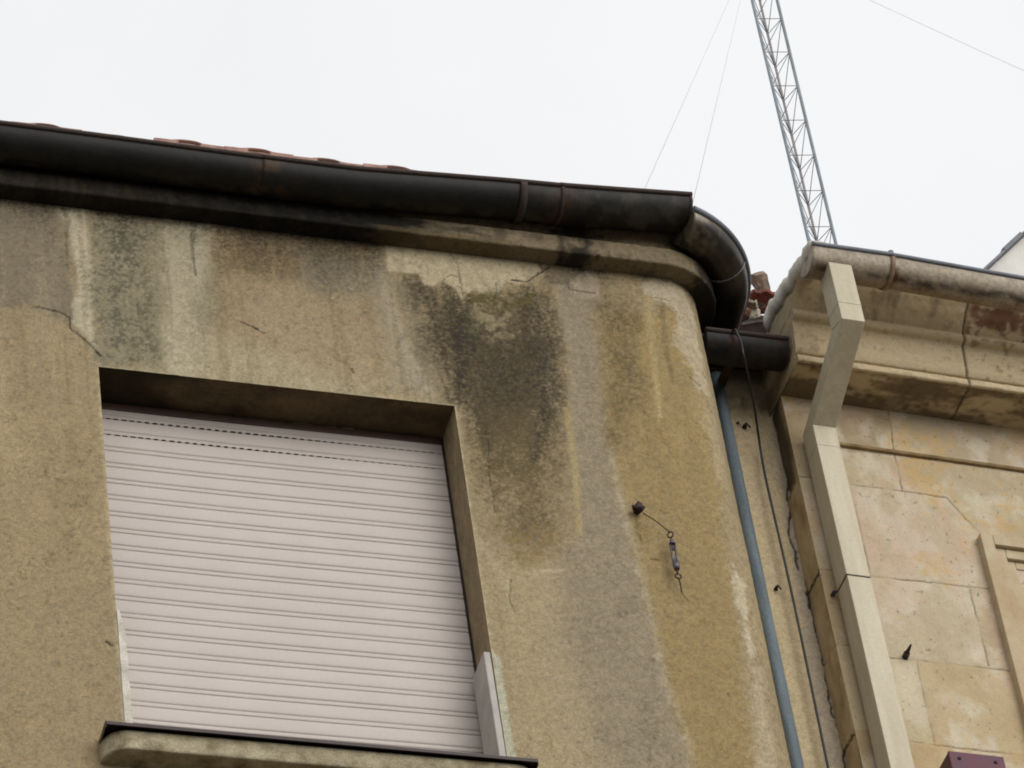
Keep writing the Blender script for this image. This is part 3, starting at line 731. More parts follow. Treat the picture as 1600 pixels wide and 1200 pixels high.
# short gutter in the recess
YG = .172; RS = .06
sgz = at(1145, 518, YG - RS)[2] - .008
sg = thing('roof_gutter', 'short black gutter bridging the narrow gap between the two buildings', 'gutter', (.88, YG, sgz), group='half-round roof gutters')
xs = np.linspace(X0 + RC + .008, .993, 40)
o, bead = gutter_sweep([(x, YG, sgz + .0, 0, -1) for x in xs], RS, zinc_col(141, (30, 28, 27), (64, 58, 50), dirt=(18, 17, 16), amt=.5), 'gutter_trough', sg, (.88, YG, sgz), ends=(True, True))
bead.build('rolled_rim', M['iron'], o)
# pieces of bracket to the wall
b = MB(); b.box((-.06, .05, -.012), (-.03, .187, -.004)); b.build('bracket', M['iron'], sg)

# ------------------------------------------------------------------ pipe and cable in the recess
pa = at(1117, 575, .332); pb = at(1240, 1179, .332)
px_, py_ = (pa[0] + pb[0]) / 2, .332
pp_ = thing('drain_pipe', 'slim blue-grey round drain pipe running down beside the rounded plaster corner', 'pipe', (px_, py_, .13))
b = MB(); b.tube([(0, 0, 0), (0, 0, 11.40 - .13)], .0205, 20); b.build('pipe_shaft', M['pipe'], pp_)
for z in (3.0, 6.0):
    b = MB(); b.tube([(0, 0, z), (0, 0, z + .03)], .024, 16); b.box((-.008, .018, z + .005), (.008, .027, z + .025)); b.build('pipe_clip', M['iron'], pp_)
cb_px = [(1146, 516), (1152, 522), (1158, 536), (1162, 556), (1172, 602), (1180, 645), (1188, 700), (1197, 750), (1224, 868), (1250, 987), (1294, 1200)]
cb = []
for i, p in enumerate(cb_px):
    yy = (.10, .098, .098, .10)[i] if i < 4 else (.10 + min(1, (i - 3) / 3) * .225)
    cb.append(at(p[0], p[1], yy))
d = (cb[-1] - cb[-2]) / np.linalg.norm(cb[-1] - cb[-2]); cb.append(cb[-1] + np.array([0, 0, -(cb[-1][2] - 3)]))
cb.insert(0, cb[0] + np.array([-.02, .08, .004]))
b = MB()
def smooth_pts(P, n=6):
    out = []
    for i in range(len(P) - 1):
        p0 = P[max(i - 1, 0)]; p1 = P[i]; p2 = P[i + 1]; p3 = P[min(i + 2, len(P) - 1)]
        for k in range(n):
            t = k / n
            out.append(.5 * ((2 * p1) + (p2 - p0) * t + (2 * p0 - 5 * p1 + 4 * p2 - p3) * t * t + (3 * p1 - p0 - 3 * p2 + p3) * t ** 3))
    out.append(P[-1]); return out
b.tube(smooth_pts(cb[:-1]) + [cb[-1]], .0040, 8)
tag(b.build('hanging_cable', M['cable']), 'thin black cable hanging from the short gutter down the recessed wall', 'cable')

# little stubs left in the plaster
def stub(pxs, y, name, label, cat, group=None, r=.006, out=.02):
    p = at(pxs[0], pxs[1], y); b = MB()
    b.tube([(0, 0, 0), (0, -out * .5, .001), (.001, -out, -.002)], [r * 1.5, r, r * .8], 9); b.tube([(r * .4, -out, -.004), (r * 2.2, -out * .8, -.014)], r * .55, 6)
    o = b.build(name, M['iron']); o.location = p; return tag(o, label, cat, group)
stub((1163, 668), YR, 'wall_plug', 'larger dark plug stub high in the recessed wall beside the cable', 'wall plug', 'plug stubs in the recessed wall', .006)
stub((1152, 662), YR, 'wall_plug', 'tiny dark plug stub close to the blue-grey pipe, high in the recess', 'wall plug', 'plug stubs in the recessed wall', .003, .01)
stub((1212, 921), YR, 'wall_plug', 'lone dark plug stub low in the recessed wall left of the cable', 'wall plug', 'plug stubs in the recessed wall', .005)

# ------------------------------------------------------------------ turnbuckle hanging on the wall
hk = at(995, 800, 0); tbk = thing('turnbuckle_stay', 'old turnbuckle stay dangling from a rusted hook on the ochre plaster', 'turnbuckle', hk)
b = MB()
for k in range(9):
    a = random.uniform(0, 6.28); q = random.uniform(.004, .011)
    b.tube([(math.cos(a) * q * .6, -.004, math.sin(a) * q * .6), (math.cos(a) * q * 1.6, -.022, math.sin(a) * q * 1.4 + .003), (math.cos(a + .8) * q * 1.4, -.03, math.sin(a + .8) * q * 1.4)], [.006, .0055, .003], 7)
b.tube([(0, .004, 0), (0, -.032, 0)], .009, 10); b.build('wall_hook', M['iron'], tbk)
def tl(px, py, y): return at(px, py, y) - hk
w0 = tl(1004, 801, -.03); w1 = tl(1046, 831, -.03)
b = MB(); mid = (w0 + w1) / 2 + np.array([0, 0, .004]); b.tube(smooth_pts([w0, mid, w1]), .0018, 6); b.build('stay_wire', M['iron'], tbk)
e0 = tl(1046, 829, -.03); e1 = tl(1049, 842, -.03); f0 = tl(1050, 848, -.03); f1 = tl(1057, 886, -.03); h1 = tl(1062, 908, -.026); h2 = tl(1065, 926, -.012)
dr = (f1 - f0) / np.linalg.norm(f1 - f0); sd_ = np.cross(dr, [0, 1, 0]); sd_ /= np.linalg.norm(sd_)
b = MB()
b.tube([f0 + sd_ * .007, f1 + sd_ * .007], .0035, 8); b.tube([f0 - sd_ * .007, f1 - sd_ * .007], .0035, 8)
b.tube([f0 - dr * .012, f0 + dr * .008], [.006, .010], 12); b.tube([f1 - dr * .012, f1 + dr * .010], [.011, .008], 12)
b.tube([f0, f0 + dr * .03], .0028, 8); b.tube([f1 - dr * .035, f1], .0028, 8)
b.build('turnbuckle_body', M['turn'], tbk)
def ring(b, c, u, v, r, t, a0=0, a1=6.2832, n=18): b.tube([c + r * (math.cos(a) * u + math.sin(a) * v) for a in np.linspace(a0, a1, n)], t, 7)
b = MB(); ring(b, (e0 + e1) / 2, dr, sd_ * .6 + np.array([0, -.5, 0]), .011, .0024); b.tube([e1, f0], .003, 7); b.build('eye_bolt', M['iron'], tbk)
b = MB(); b.tube([f1, f1 + dr * .028], .003, 7); cc_ = f1 + dr * .036; ring(b, cc_, dr, sd_, .009, .0026, -2.6, 2.6); b.build('end_hook', M['iron'], tbk)
b = MB(); b.tube(smooth_pts([cc_ + dr * .009, (cc_ + h2) / 2 + sd_ * .002, h2 + dr * .0]), .0022, 6); b.tube([h2, h2 + np.array([.02, .004, -.03])], .0009, 5); b.build('wire_end', M['iron'], tbk)

# ------------------------------------------------------------------ stone building
AS = math.radians(2.2)
stone = thing('stone_building', 'pale limestone building on the right with a moulded cornice and jointed ashlar blocks', 'building', (XS, YS, 0), AS)
cA, sA = math.cos(AS), math.sin(AS)
def ats(px, py, yl=0.0):
    """pixel -> point of the stone building's own frame, on its plane y = yl"""
    nrm = np.array([-sA, cA, 0]); o = np.array([XS, YS, 0]) + nrm * yl
    d = R3 @ np.array([px - 800., py - 600., F]); t = (o - CAM).dot(nrm) / d.dot(nrm); p = CAM + t * d - np.array([XS, YS, 0])
    return np.array([p[0] * cA + p[1] * sA, -p[0] * sA + p[1] * cA, p[2]])
def sxz(pts, yl=0.0): return [tuple(ats(p[0], p[1], yl)[[0, 2]]) for p in pts]
ZSC = ats(1400, 644)[2]                        # underside of the stone cornice
XW = ats(1531, 832, -.03)[0]; ZW = ats(1531, 832, -.03)[2]   # corner of the window surround
gx = np.r_[np.linspace(0, 1.0, 300), np.linspace(1.02, 3.2, 20)]; gz_ = np.r_[np.linspace(0, 8.8, 30)[:-1], np.linspace(8.8, ZSC + .01, 720)]
SU, SV = np.meshgrid(gx, gz_, indexing='ij')
s1 = fbm(SU, SV, 5, 5, 5, 91); s2 = fbm(SU, SV, 16, 12, 4, 92); s3 = fbm(SU, SV, 50, 50, 3, 93); s4 = fbm(SU, SV, 7, 9, 5, 94); s5 = fbm(SU, SV, 30, 4, 3, 95)
sc = np.empty(SU.shape + (3,)); sc[:] = lin((192, 177, 150))
def smix(c, m):
    global sc
    m = np.clip(m, 0, 1)[..., None]; sc = sc * (1 - m) + lin(c) * m
def sreg(pts, soft=.006, warp=.2): return smooth(.5 - (sdf_poly(SU, SV, sxz(pts)) + (s2 * .05 + s3 * .02) * warp) / soft)
blocks = [([(1215, 640), (1388, 650), (1396, 712), (1220, 700)], (158, 138, 104)), ([(1388, 650), (1700, 660), (1700, 745), (1398, 712)], (176, 158, 128)),
          ([(1310, 705), (1398, 715), (1410, 765), (1330, 757)], (186, 168, 134)), ([(1400, 715), (1700, 752), (1700, 820), (1412, 770)], (184, 166, 132)),
          ([(1345, 757), (1475, 775), (1540, 840), (1558, 920), (1360, 900)], (188, 172, 142)), ([(1475, 772), (1700, 800), (1700, 850), (1530, 832)], (190, 176, 144)),
          ([(1360, 902), (1515, 920), (1545, 1040), (1385, 1026)], (192, 178, 150)), ([(1515, 920), (1560, 920), (1590, 1050), (1545, 1042)], (182, 160, 128)),
          ([(1385, 1027), (1433, 1032), (1460, 1163), (1420, 1157)], (194, 180, 146)), ([(1433, 1032), (1600, 1050), (1640, 1185), (1460, 1164)], (190, 168, 128)),
          ([(1400, 1158), (1700, 1190), (1720, 1300), (1420, 1300)], (186, 158, 112)),
          ([(1220, 640), (1262, 645), (1285, 745), (1240, 745)], (170, 152, 118)), ([(1240, 745), (1285, 745), (1318, 890), (1268, 888)], (186, 168, 136)), ([(1268, 888), (1318, 890), (1345, 1010), (1300, 1005)], (176, 152, 114)),
          ([(1300, 1005), (1345, 1010), (1380, 1142), (1335, 1142)], (186, 168, 132)), ([(1335, 1142), (1380, 1142), (1400, 1300), (1350, 1300)], (172, 142, 100))]
for pts, c in blocks: smix(c, sreg(pts) * .7)
smix((212, 203, 182), smooth(s2 * 3.0 + s1 * 2.6 + .05) * .65)
smix((196, 164, 108), smooth(-s4 * 3.4 + s3 * 1.4 - .1) * .75)
smix((174, 152, 118), smooth(-s1 * 3 + s5 - .1) * .5)
smix((200, 172, 150), smooth(s5 * 2.0 + s1 * 3 + .05) * .5)
smix((186, 150, 128), sreg([(1540, 930), (1600, 940), (1620, 1040), (1580, 1050)], .08, 1) * .6)
smix((216, 206, 184), sreg([(1388, 1030), (1432, 1040), (1450, 1140), (1410, 1120)], .05, 1) * .5)
joints = [[(1388, 640), (1398, 712), (1410, 766)], [(1330, 757), (1410, 767), (1478, 777), (1530, 832)], [(1350, 900), (1440, 908), (1560, 922)], [(1375, 1026), (1433, 1032), (1600, 1050)],
          [(1432, 1032), (1446, 1100), (1461, 1164)], [(1410, 1156), (1462, 1164), (1700, 1192)], [(1515, 920), (1530, 980), (1545, 1040)], [(1220, 742), (1290, 748)], [(1260, 888), (1330, 892)], [(1290, 1006), (1350, 1010)], [(1325, 1141), (1385, 1143)],
          [(1326, 745), (1360, 900)]]
jd = np.zeros(SU.shape)
for j in joints: jd = np.maximum(jd, smooth(1.5 - dist_line(SU + s3 * .004, SV + s3 * .004, sxz(j)) / .0021) * np.clip(.5 + s2 * 2.6 + s1, .08, 1))
smix((112, 92, 64), jd * .8)
pits = smooth((fbm(SU, SV, 90, 90, 2, 97) - .30) * 14); smix((110, 90, 64), pits * .6)
sc *= (1 + s3 * .16)[..., None] * K
fx = np.stack([SU, s2 * .003 + s3 * .0015 + jd * .004, SV], -1); fx[0, :, 1] = 0
swall = mesh_np('w1', fx.reshape(-1, 3), grid_quads(*SU.shape), M['stone'], None, sc.reshape(-1, 3))
# return face of the quoins towards the recess, chipped at every course
qd = np.linspace(0, .16, 34); QU, QV = np.meshgrid(qd, gz_, indexing='ij')
q1 = fbm(QU * 2 + 5, QV, 9, 7, 4, 98); q2 = fbm(QU * 2, QV, 45, 40, 3, 99)
zq = [ats(1237, 745)[2], ats(1266, 889)[2], ats(1302, 1006)[2], ats(1334, 1142)[2], 9.2]
off = np.zeros(QU.shape); qc = np.empty(QU.shape + (3,)); qc[:] = lin((190, 168, 130))
def qmix(c, m):
    global qc
    m = np.clip(m, 0, 1)[..., None]; qc = qc * (1 - m) + lin(c) * m
lev = np.searchsorted(-np.array(zq), -QV)
jit = np.array([.010, .0, .004, -.002, .003, 0])
off += jit[np.clip(lev, 0, 5)]
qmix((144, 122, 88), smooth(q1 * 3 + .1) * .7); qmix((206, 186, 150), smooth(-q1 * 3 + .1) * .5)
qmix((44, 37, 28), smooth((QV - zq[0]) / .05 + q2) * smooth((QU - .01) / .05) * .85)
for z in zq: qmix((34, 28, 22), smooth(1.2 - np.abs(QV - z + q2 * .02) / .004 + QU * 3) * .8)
notch = np.zeros(QU.shape)
for z in zq: notch += smooth(1.0 - np.hypot((QV - z) / .014, (QU - .0) / .04) + q2)
qx = off * smooth(QU / .012) + q1 * .010 * smooth(QU / .03) + notch * .006 * smooth(QU / .006)
qc = qc * (1 + q2 * .25)[..., None] * K
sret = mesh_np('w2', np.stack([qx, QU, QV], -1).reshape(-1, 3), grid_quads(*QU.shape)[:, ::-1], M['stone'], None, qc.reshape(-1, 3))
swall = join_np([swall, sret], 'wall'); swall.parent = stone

# cornice of the stone building
PS = [(0, 0), (.16, 0), (.163, .004), (.163, .024), (.160, .027), (.140, .030), (.140, .040), (.155, .043), (.164, .06), (.172, .12), (.178, .160), (.192, .163), (.200, .168), (.202, .184), (.196, .190), (.20, .195), (.225, .222), (.255, .248), (.29, .270), (.295, .285)]
pp = [PS[0]]
for a, b in zip(PS[:-1], PS[1:]):
    m = max(1, int(math.hypot(b[0] - a[0], b[1] - a[1]) / .005))
    for k in range(1, m + 1): pp.append((a[0] + (b[0] - a[0]) * k / m, a[1] + (b[1] - a[1]) * k / m))
pp = np.array(pp)
cx = np.r_[np.linspace(0, 1.0, 200), np.linspace(1.03, 3.2, 18)]
CU, CI = np.meshgrid(cx, np.arange(len(pp)), indexing='ij'); O = pp[CI, 0]; Z = pp[CI, 1]
nA = fbm(CU, CI * .01, 6, 9, 4, 161); nB = fbm(CU, CI * .005, 50, 60, 3, 162); nC = fbm(CU, CI * .005, 24, 5, 3, 163)
cc = np.empty(CU.shape + (3,)); cc[:] = lin((206, 186, 150))
cmix((214, 196, 162), smooth(nA * 3 + .2) * .6)
cmix((70, 54, 34), (O < .155) * (Z < .002) * smooth(nA * 3 + nB + .7) * .75)  # soot stain that also puts the soffit's shade into its colour
cmix((84, 74, 54), (Z > .192) * smooth(nC * 3 + nA * 2) * .5)
xr = ats(1505, 520, -.2)[0]
cmix((104, 58, 40), (Z > .192) * smooth((CU - xr) / .02) * smooth(nB * 2.5 + nA * 2.5 + .75) * .8)
cmix((120, 84, 58), (Z > .03) * smooth((CU - xr) / .02) * smooth(nB * 4 + nA) * .4)
cj = smooth(1.5 - np.abs(CU - xr + nB * .006) / .0035); cmix((58, 44, 30), cj * .8)
xj = ats(1390, 650)[0]; 
cmix((66, 52, 36), smooth((nB - .1) * 5) * .3)
cc *= (1 + nB * .16)[..., None]
oo = O + np.where(O > .001, nB * .005 * smooth(CU / .03) - cj * .006 * (O > .01), 0)
body = mesh_np('c1', np.stack([CU, -oo, ZSC + Z], -1).reshape(-1, 3), grid_quads(*CU.shape), M['stone'], None, cc.reshape(-1, 3) * K)
# its end face, flush with the corner
n_ = len(pp); ev = np.concatenate([np.stack([0 * pp[:, 0], -pp[:, 0] + 0, ZSC + pp[:, 1]], -1), np.stack([0 * pp[:, 0], 0 * pp[:, 0] + .16, ZSC + pp[:, 1]], -1)])
ts = np.linspace(0, 1, 40); E1, E2 = np.meshgrid(ts, np.arange(n_), indexing='ij')
EV = np.stack([0 * E1 + fbm(E1 * .4, E2 * .006, 40, 40, 3, 166) * .006 * smooth(E1 / .05), -pp[E2, 0] * (1 - E1) + .16 * E1, ZSC + pp[E2, 1]], -1)
en = fbm(E1 * .5, E2 * .006, 14, 12, 4, 167); ec = np.empty(E1.shape + (3,)); ec[:] = lin((182, 164, 132)); 
ec = ec * (1 + en * .5)[..., None]; dk = smooth((E1 - .35) / .4 + en * 2 - (pp[E2, 1]) * 1.0)[..., None] * .6; ec = ec * (1 - dk) + lin((70, 58, 42)) * dk
endf = mesh_np('c2', EV.reshape(-1, 3), grid_quads(*E1.shape)[:, ::-1], M['stone'], None, ec.reshape(-1, 3) * K)
scor = join_np([body, endf], 'cornice'); scor.parent = stone
# string course
za = ats(1400, 707)[2]; b = MB(); xs1 = ats(1312, 700)[0]
b.prism([(xs1 - .05, .001, za - .012), (xs1 - .05, -.010, za - .010), (xs1 - .05, -.013, za - .002), (xs1 - .05, -.006, za + .004), (xs1 - .05, .001, za + .010)], (3.2 - xs1, 0, 0))
b.build('string_course', mat_plain('string_stone', alb((164, 140, 100)), .95, c2=alb((126, 102, 70)), scale=22, grain=.2), stone)
# moulded window surround at the right edge
b = MB()
def frame(x0, zt, w_, y0, y1):
    b.box((x0, y0, 7.6), (x0 + w_, y1, zt)); b.box((x0 + w_ + .0005, y0, zt - w_), (3.0 - (x0 - XW), y1, zt))
frame(XW, ZW, .042, -.030, .006)
frame(XW + .043, ZW - .043, .038, -.016, .006)
frame(XW + .082, ZW - .082, .030, -.004, .006)
ms = mat_plain('surround_stone', alb((198, 184, 154)), .9, c2=alb((182, 158, 124)), scale=7, grain=.14, bump=.2)
b.build('window_surround', ms, stone, .003)
b = MB(); b.box((XW + .113, .003, 7.6), (2.8, .006, ZW - .114)); b.build('window_infill', ms, stone)
# roof, dormer
SLs = math.tan(math.radians(11))
vt = ats(1265, 378, -.40)                      # front end of the verge
RT = lambda y: vt[2] + (y + .40) * SLs         # roof surface
b = MB()
b.prism([(.2, -.2, RT(-.2) - .06), (3.2, -.2, RT(-.2) - .06), (3.2, 7.2, RT(7.2) - .06), (.2, 7.2, RT(7.2) - .06)], (0, 0, .05))
b.prism([(3.202, -.28, RT(-.28) - .06), (12, -.28, RT(-.28) - .06), (12, 7.2, RT(7.2) - .06), (3.202, 7.2, RT(7.2) - .06)], (0, 0, .05))
b.prism([(.04, 7.21, RT(7.2) - .06), (12, 7.21, RT(7.2) - .06), (12, 14.5, RT(-.1)), (.04, 14.5, RT(-.1))], (0, 0, .05))
b.build('roof', M['tile'], stone)
b = MB(); b.box((3.205, .0, 0), (12, .3, ZSC + .24)); b.build('far_front_wall', M['rubble2'], stone)
b = MB(); b.box((0.22, 14.0, 0), (12, 14.3, RT(-.2))); b.build('rear_wall', M['white'], stone)
b = MB(); b.prism([(.03, .162, 0), (.03, 14.3, 0), (.03, 14.3, RT(-.3)), (.03, 7.2, RT(7.2) - .07), (.03, .162, RT(.16) - .12)], (.15, 0, 0)); b.build('side_wall', M['roof_gapdark'], stone)  # dark material puts the shade of the gap into this wall's colour
def dpt(px, py): return ats(px, py, 1.6)
d1 = dpt(1500, 458); d2 = dpt(1548, 418); d3 = dpt(1600, 370)
dv = (d3 - d2) / np.linalg.norm(d3 - d2); pk = d2 + dv * .95; lowp = d2 - dv * .45
b = MB(); hw = pk[0] - lowp[0]
b.prism([(lowp[0], 1.6, lowp[2] - .35), (lowp[0] + 2 * hw, 1.6, lowp[2] - .35), (lowp[0] + 2 * hw, 1.6, lowp[2]), (pk[0], 1.6, pk[2]), (lowp[0], 1.6, lowp[2])], (0, 1.9, 0))
dm = b.build('dormer', M['white'], stone)
b = MB()
nrm_ = np.array([-dv[2], 0, dv[0]])
for sg_ in (1,):
    for t0, t1, th in ((-.47, .105, .010), (.109, .26, .018), (.264, .95, .010)):
        p0 = d2 + dv * t0; p1 = d2 + dv * t1
        b.prism([p0 + nrm_ * .001 - np.array([0, .03, 0]), p1 + nrm_ * .001 - np.array([0, .03, 0]), p1 + nrm_ * th - np.array([0, .03, 0]), p0 + nrm_ * th - np.array([0, .03, 0])], (0, 1.95, 0))
b.prism([pk + np.array([0, -.03, .001]), pk + np.array([hw, -.03, -(pk[2] - lowp[2]) + .001]), pk + np.array([hw, -.03, -(pk[2] - lowp[2]) + .012]), pk + np.array([0, -.03, .012])], (0, 1.95, 0))
b.build('coping', M['lead'], dm)
# whitish mortar fillet along the roof's free edge over the return
RGS = .06; OGS = .36; ZG = ZSC + .254
gzs = lambda x: ZG
b = MB(); vsx = []; ny = 34
for k in range(ny):
    t = k / (ny - 1); y = -.41 + .395 * t
    top = RT(y) + .004 * math.sin(k * .7) + .003 * math.sin(k * 1.9); top -= .02 * max(0, (t - .8) / .2) ** 2; bot = top - .060 - .004 * math.sin(k * .9) - .0025 * math.sin(k * 2.3) - .012 * t
    if y < -.30: bot = max(bot, RT(-.30) - .07)
    wv = .002 * math.sin(k * 1.3)
    vsx += [(-.006 + wv, y, bot), (-.012 + wv, y, bot + .03), (-.008 + wv, y, top - .004), (.004, y, top), (.05, y, top + .002), (.05, y, bot)]
fs = []
for k in range(ny - 1):
    a = k * 6; c = a + 6
    for j in range(6): fs.append((a + j, a + (j + 1) % 6, c + (j + 1) % 6, c + j))
fs += [tuple(range(6)), tuple(range((ny - 1) * 6, ny * 6))[::-1]]
b.add(vsx, fs, True); b.build('verge_mortar', M['mortar'], stone)

# its gutter
g2 = thing('roof_gutter', 'pale weathered half-round gutter on the cornice of the limestone building', 'gutter', (XS, YS, ZG), AS, 'half-round roof gutters')
rimp = [ats(1268, 380, -(OGS + RGS)), ats(1398, 398, -(OGS + RGS)), ats(1600, 434, -(OGS + RGS))]
gzx = np.array([p[0] for p in rimp]); gzz = np.array([p[2] for p in rimp]) - .008
def gz2(x): return float(np.interp(x, np.r_[gzx, 3.2], np.r_[gzz, gzz[-1]]))
xa = rimp[0][0]; xjs = ats(1398, 420, -(OGS + RGS))[0]
def g2top(mix, s, a, V, n, n2):
    x = V[..., 0]
    mix((186, 174, 154), np.exp(-((a - .55) / .35) ** 2) * .75)
    mix((52, 48, 46), np.exp(-((a - 1.35 + n * 1.0) / .22) ** 2) * smooth((x - xa - .16) / .05) * smooth(n2 * 3 + n + .75) * .85)
    mix((120, 98, 78), np.exp(-((a - 1.9) / .35) ** 2) * .5)
    mix((58, 52, 48), smooth(1.2 - np.hypot((x - xa - .075) / .035, (a - 1.3) / .5) + n2) * .7)
    mix((92, 50, 32), smooth(1.3 - np.abs(x - xjs - .008) / .012 + n2 * 2) * smooth((a - .5) / .3) * .8)
    mix((80, 44, 32), smooth((n2 - .2) * 8) * np.exp(-((a - 1.4) / .5) ** 2) * .7)
for a_, b_, dr in ((xa, xjs, .0015), (xjs - .02, 3.18, 0)):
    xs = np.unique(np.r_[np.arange(a_, min(b_, 1.0), .01), np.arange(1.0, b_, .15), b_])
    o, bead = gutter_sweep([(x, -OGS, gz2(x) - ZG, 0, -1) for x in xs if x <= b_], RGS + dr, zinc_col(171, (152, 140, 124), (178, 168, 152), rust=(128, 98, 78), dirt=(112, 98, 84), amt=.6, top=g2top), 'gutter_trough', g2, (0, 0, 0), ends=(a_ == xa, False))
    bead.build('rolled_rim', M['lead'], o)
strap(xjs + .002, RGS + .003, .007, M['zinc'], g2, (0, 0, 0), -OGS, gz2(xjs) - ZG, 'joint_collar', .003)
for o in list(g2.children):
    if o.name.startswith('joint_collar'):
        o.data.materials.clear(); o.data.materials.append(mat_plain('rusty_collar', alb((150, 128, 104)), .7, c2=alb((112, 80, 58)), scale=30))
b = MB(); b.tube([(xjs, -(OGS + RGS), gz2(xjs) - ZG - .004), (xjs, -(OGS + RGS), gz2(xjs) - ZG + .018)], .010, 10); b.build('rim_clip', M['lead'], g2)

# square downpipe
dw = thing('downpipe', 'cream square metal downpipe with a cranked offset under the limestone cornice', 'downpipe', (XS, YS, .13), AS)
LF = ats(1325, 750, -.10); LL = ats(1289.5, 750, -.10)
xl_, xr_ = LL[0], LF[0]; wd = xr_ - xl_
FO = .405
zub = ats(1352, 503, -FO)[2]; zlt = ats(1306, 668, -.10)[2]
xur = ats(1352, 503, -FO)[0]
def seg(pts, name, bevel=.003):
    b = MB(); vs_ = []
    for (x, y, z, nz) in pts: vs_ += [(x, y, z - .13), (x + wd, y, z - .13), (x + wd, y + .08, z + nz - .13), (x, y + .08, z + nz - .13)]
    fs = [(0, 1, 2, 3)]
    for k in range(len(pts) - 1):
        a = k * 4; c = a + 4
        for j in range(4): fs.append((a + j, a + (j + 1) % 4, c + (j + 1) % 4, c + j))
    a = (len(pts) - 1) * 4; fs.append((a + 3, a + 2, a + 1, a))
    b.add(vs_, fs); return b.build(name, M['cream'], dw, bevel)
xu = xur - wd
tilt = .075
zut = gz2(xu) - .050
seg([(xu, -FO, zut, 0), (xu, -FO, zub, .026)], 'outlet_pipe', .002)
seg([(xu + .0006, -FO + .0006, zub - .0004, .026), (xl_ + .0006, -.10 + .0006, zlt + .0004, .026)], 'offset_pipe', .002)
zj_ = ats(1314, 895, -.10)[2]
seg([(xl_, -.10, zlt, .026), (xl_, -.10, zj_, 0)], 'upper_pipe', .002)
seg([(xl_ + .002, -.098, zj_ - .003, 0), (xl_ + .002, -.098, .13, 0)], 'lower_pipe', .002)
b = MB(); b.box((xl_ - .0006, -.1006, zj_ - .0022 - .13), (xl_ + wd + .0006, -.0194, zj_ - .0008 - .13)); b.build('joint_seam', M['turn'], dw)
b = MB(); b.box((xl_ - .016, -.026, zj_ - .13 - .006), (xl_ - .002, -.001, zj_ - .13 - .001)); b.build('wall_clip', M['turn'], dw)

for nm, y_, z_, dz_ in (('bend_sleeve', -FO, zub + .075, .010), ('bend_sleeve', -.10, zlt - .085, .010)):
    b = MB(); xx = xu if y_ < -.2 else xl_
    b.box((xx - .0011, y_ - .0011, z_ - .13 - dz_ * .12), (xx + wd + .0011, y_ + .0811, z_ - .13 + dz_ * .12)); b.build('seam_lip', M['cream'], dw, .0005)
# peg and sign box
pg = ats(1414, 1028, 0); b = MB()
pgl = np.array([XS + pg[0] * cA - pg[1] * sA, YS + pg[0] * sA + pg[1] * cA, pg[2]])
b.tube([(0, .01, 0), (.002, -.018, .006)], .010, 10); b.tube([(.002, -.018, .006), (.005, -.048, .012)], [.007, .003], 8)
o = b.build('iron_peg', M['iron']); o.location = pgl; tag(o, 'dark iron peg sticking out of the limestone wall beside the downpipe', 'peg')
sp = ats(1482, 1173, -.09); sq = ats(1567, 1182, -.09)
sb_ = thing('sign_box', 'maroon painted metal box fixed to the limestone wall at the bottom right', 'sign box', (XS + sp[0] * cA + .09 * sA, YS + sp[0] * sA - .09 * cA, sp[2] - .6), AS - math.radians(.6))
wb = sq[0] - sp[0]
b = MB(); b.box((0, .012, 0), (wb, .088, .6)); b.build('casing', mat_plain('maroon_dark', (.05, .018, .022), .5), sb_, .003)
b = MB(); b.box((-.001, .0, -.001), (wb + .001, .0115, .601)); b.build('front_plate', M['maroon'], sb_, .003)
for q in (.17, .83):
    for zz in (.575, .03):
        b = MB(); b.tube([(q * wb, .001, zz), (q * wb, -.004, zz)], [.007, .0045], 10); b.build('screw', M['iron'], sb_)

# ------------------------------------------------------------------ rubble on the little roof in the gap
def chunk(name, pxc, y, size, mat, label, cat, seed, group=None, flat_=(1, 1, 1), rot=0):
    bm = bmesh.new(); bmesh.ops.create_icosphere(bm, subdivisions=3, radius=1)
    r_ = random.Random(seed); planes = [(Vector((r_.uniform(-1, 1), r_.uniform(-1, 1), r_.uniform(-1, 1))).normalized(), r_.uniform(.38, .8)) for _ in range(12)]
    for v in bm.verts:
        for n, d in planes:
            k = v.co.dot(n) - d
            if k > 0: v.co -= n * k
        v.co += v.normal * r_.uniform(-.03, .03)
        v.co = Vector((v.co.x * size[0], v.co.y * size[1], v.co.z * size[2]))
    bmesh.ops.rotate(bm, verts=bm.verts, matrix=Matrix.Rotation(rot, 3, 'Y'))
    me = bpy.data.meshes.new(name); bm.to_mesh(me); bm.free(); me.materials.append(mat)
    o = link(bpy.data.objects.new(name, me)); o.location = at(pxc[0], pxc[1], y)
    return tag(o, label, cat, group)
GR = 'rubble in the gap between the roofs'
chunk('stone_chunk', (1189, 437), .50, (.048, .04, .050), M['rubble'], 'grey rounded stone topping the rubble heap in the gap between the roofs', 'rubble', 3, GR)
chunk('stone_chunk', (1180, 487), .42, (.034, .03, .034), M['rubble2'], 'pale beige stone low in the rubble heap, above the short gutter', 'rubble', 5, GR)
chunk('brick_piece', (1160, 492), .40, (.030, .03, .034), M['brick'], 'brown broken brick at the left foot of the rubble heap', 'rubble', 8, GR, rot=.4)
chunk('brick_piece', (1193, 480), .46, (.012, .02, .016), M['brick'], 'small brown brick piece wedged at the right of the pale stone', 'rubble', 9, GR)
chunk('mortar_lump', (1153, 507), .36, (.014, .015, .009), M['rubble2'], 'tiny whitish mortar lump at the lower left of the rubble', 'rubble', 12, GR)
chunk('stone_chunk', (1196, 474), .56, (.06, .05, .045), M['roof_gapdark'], 'dark stone lying under the broken red tile', 'rubble', 15, GR)
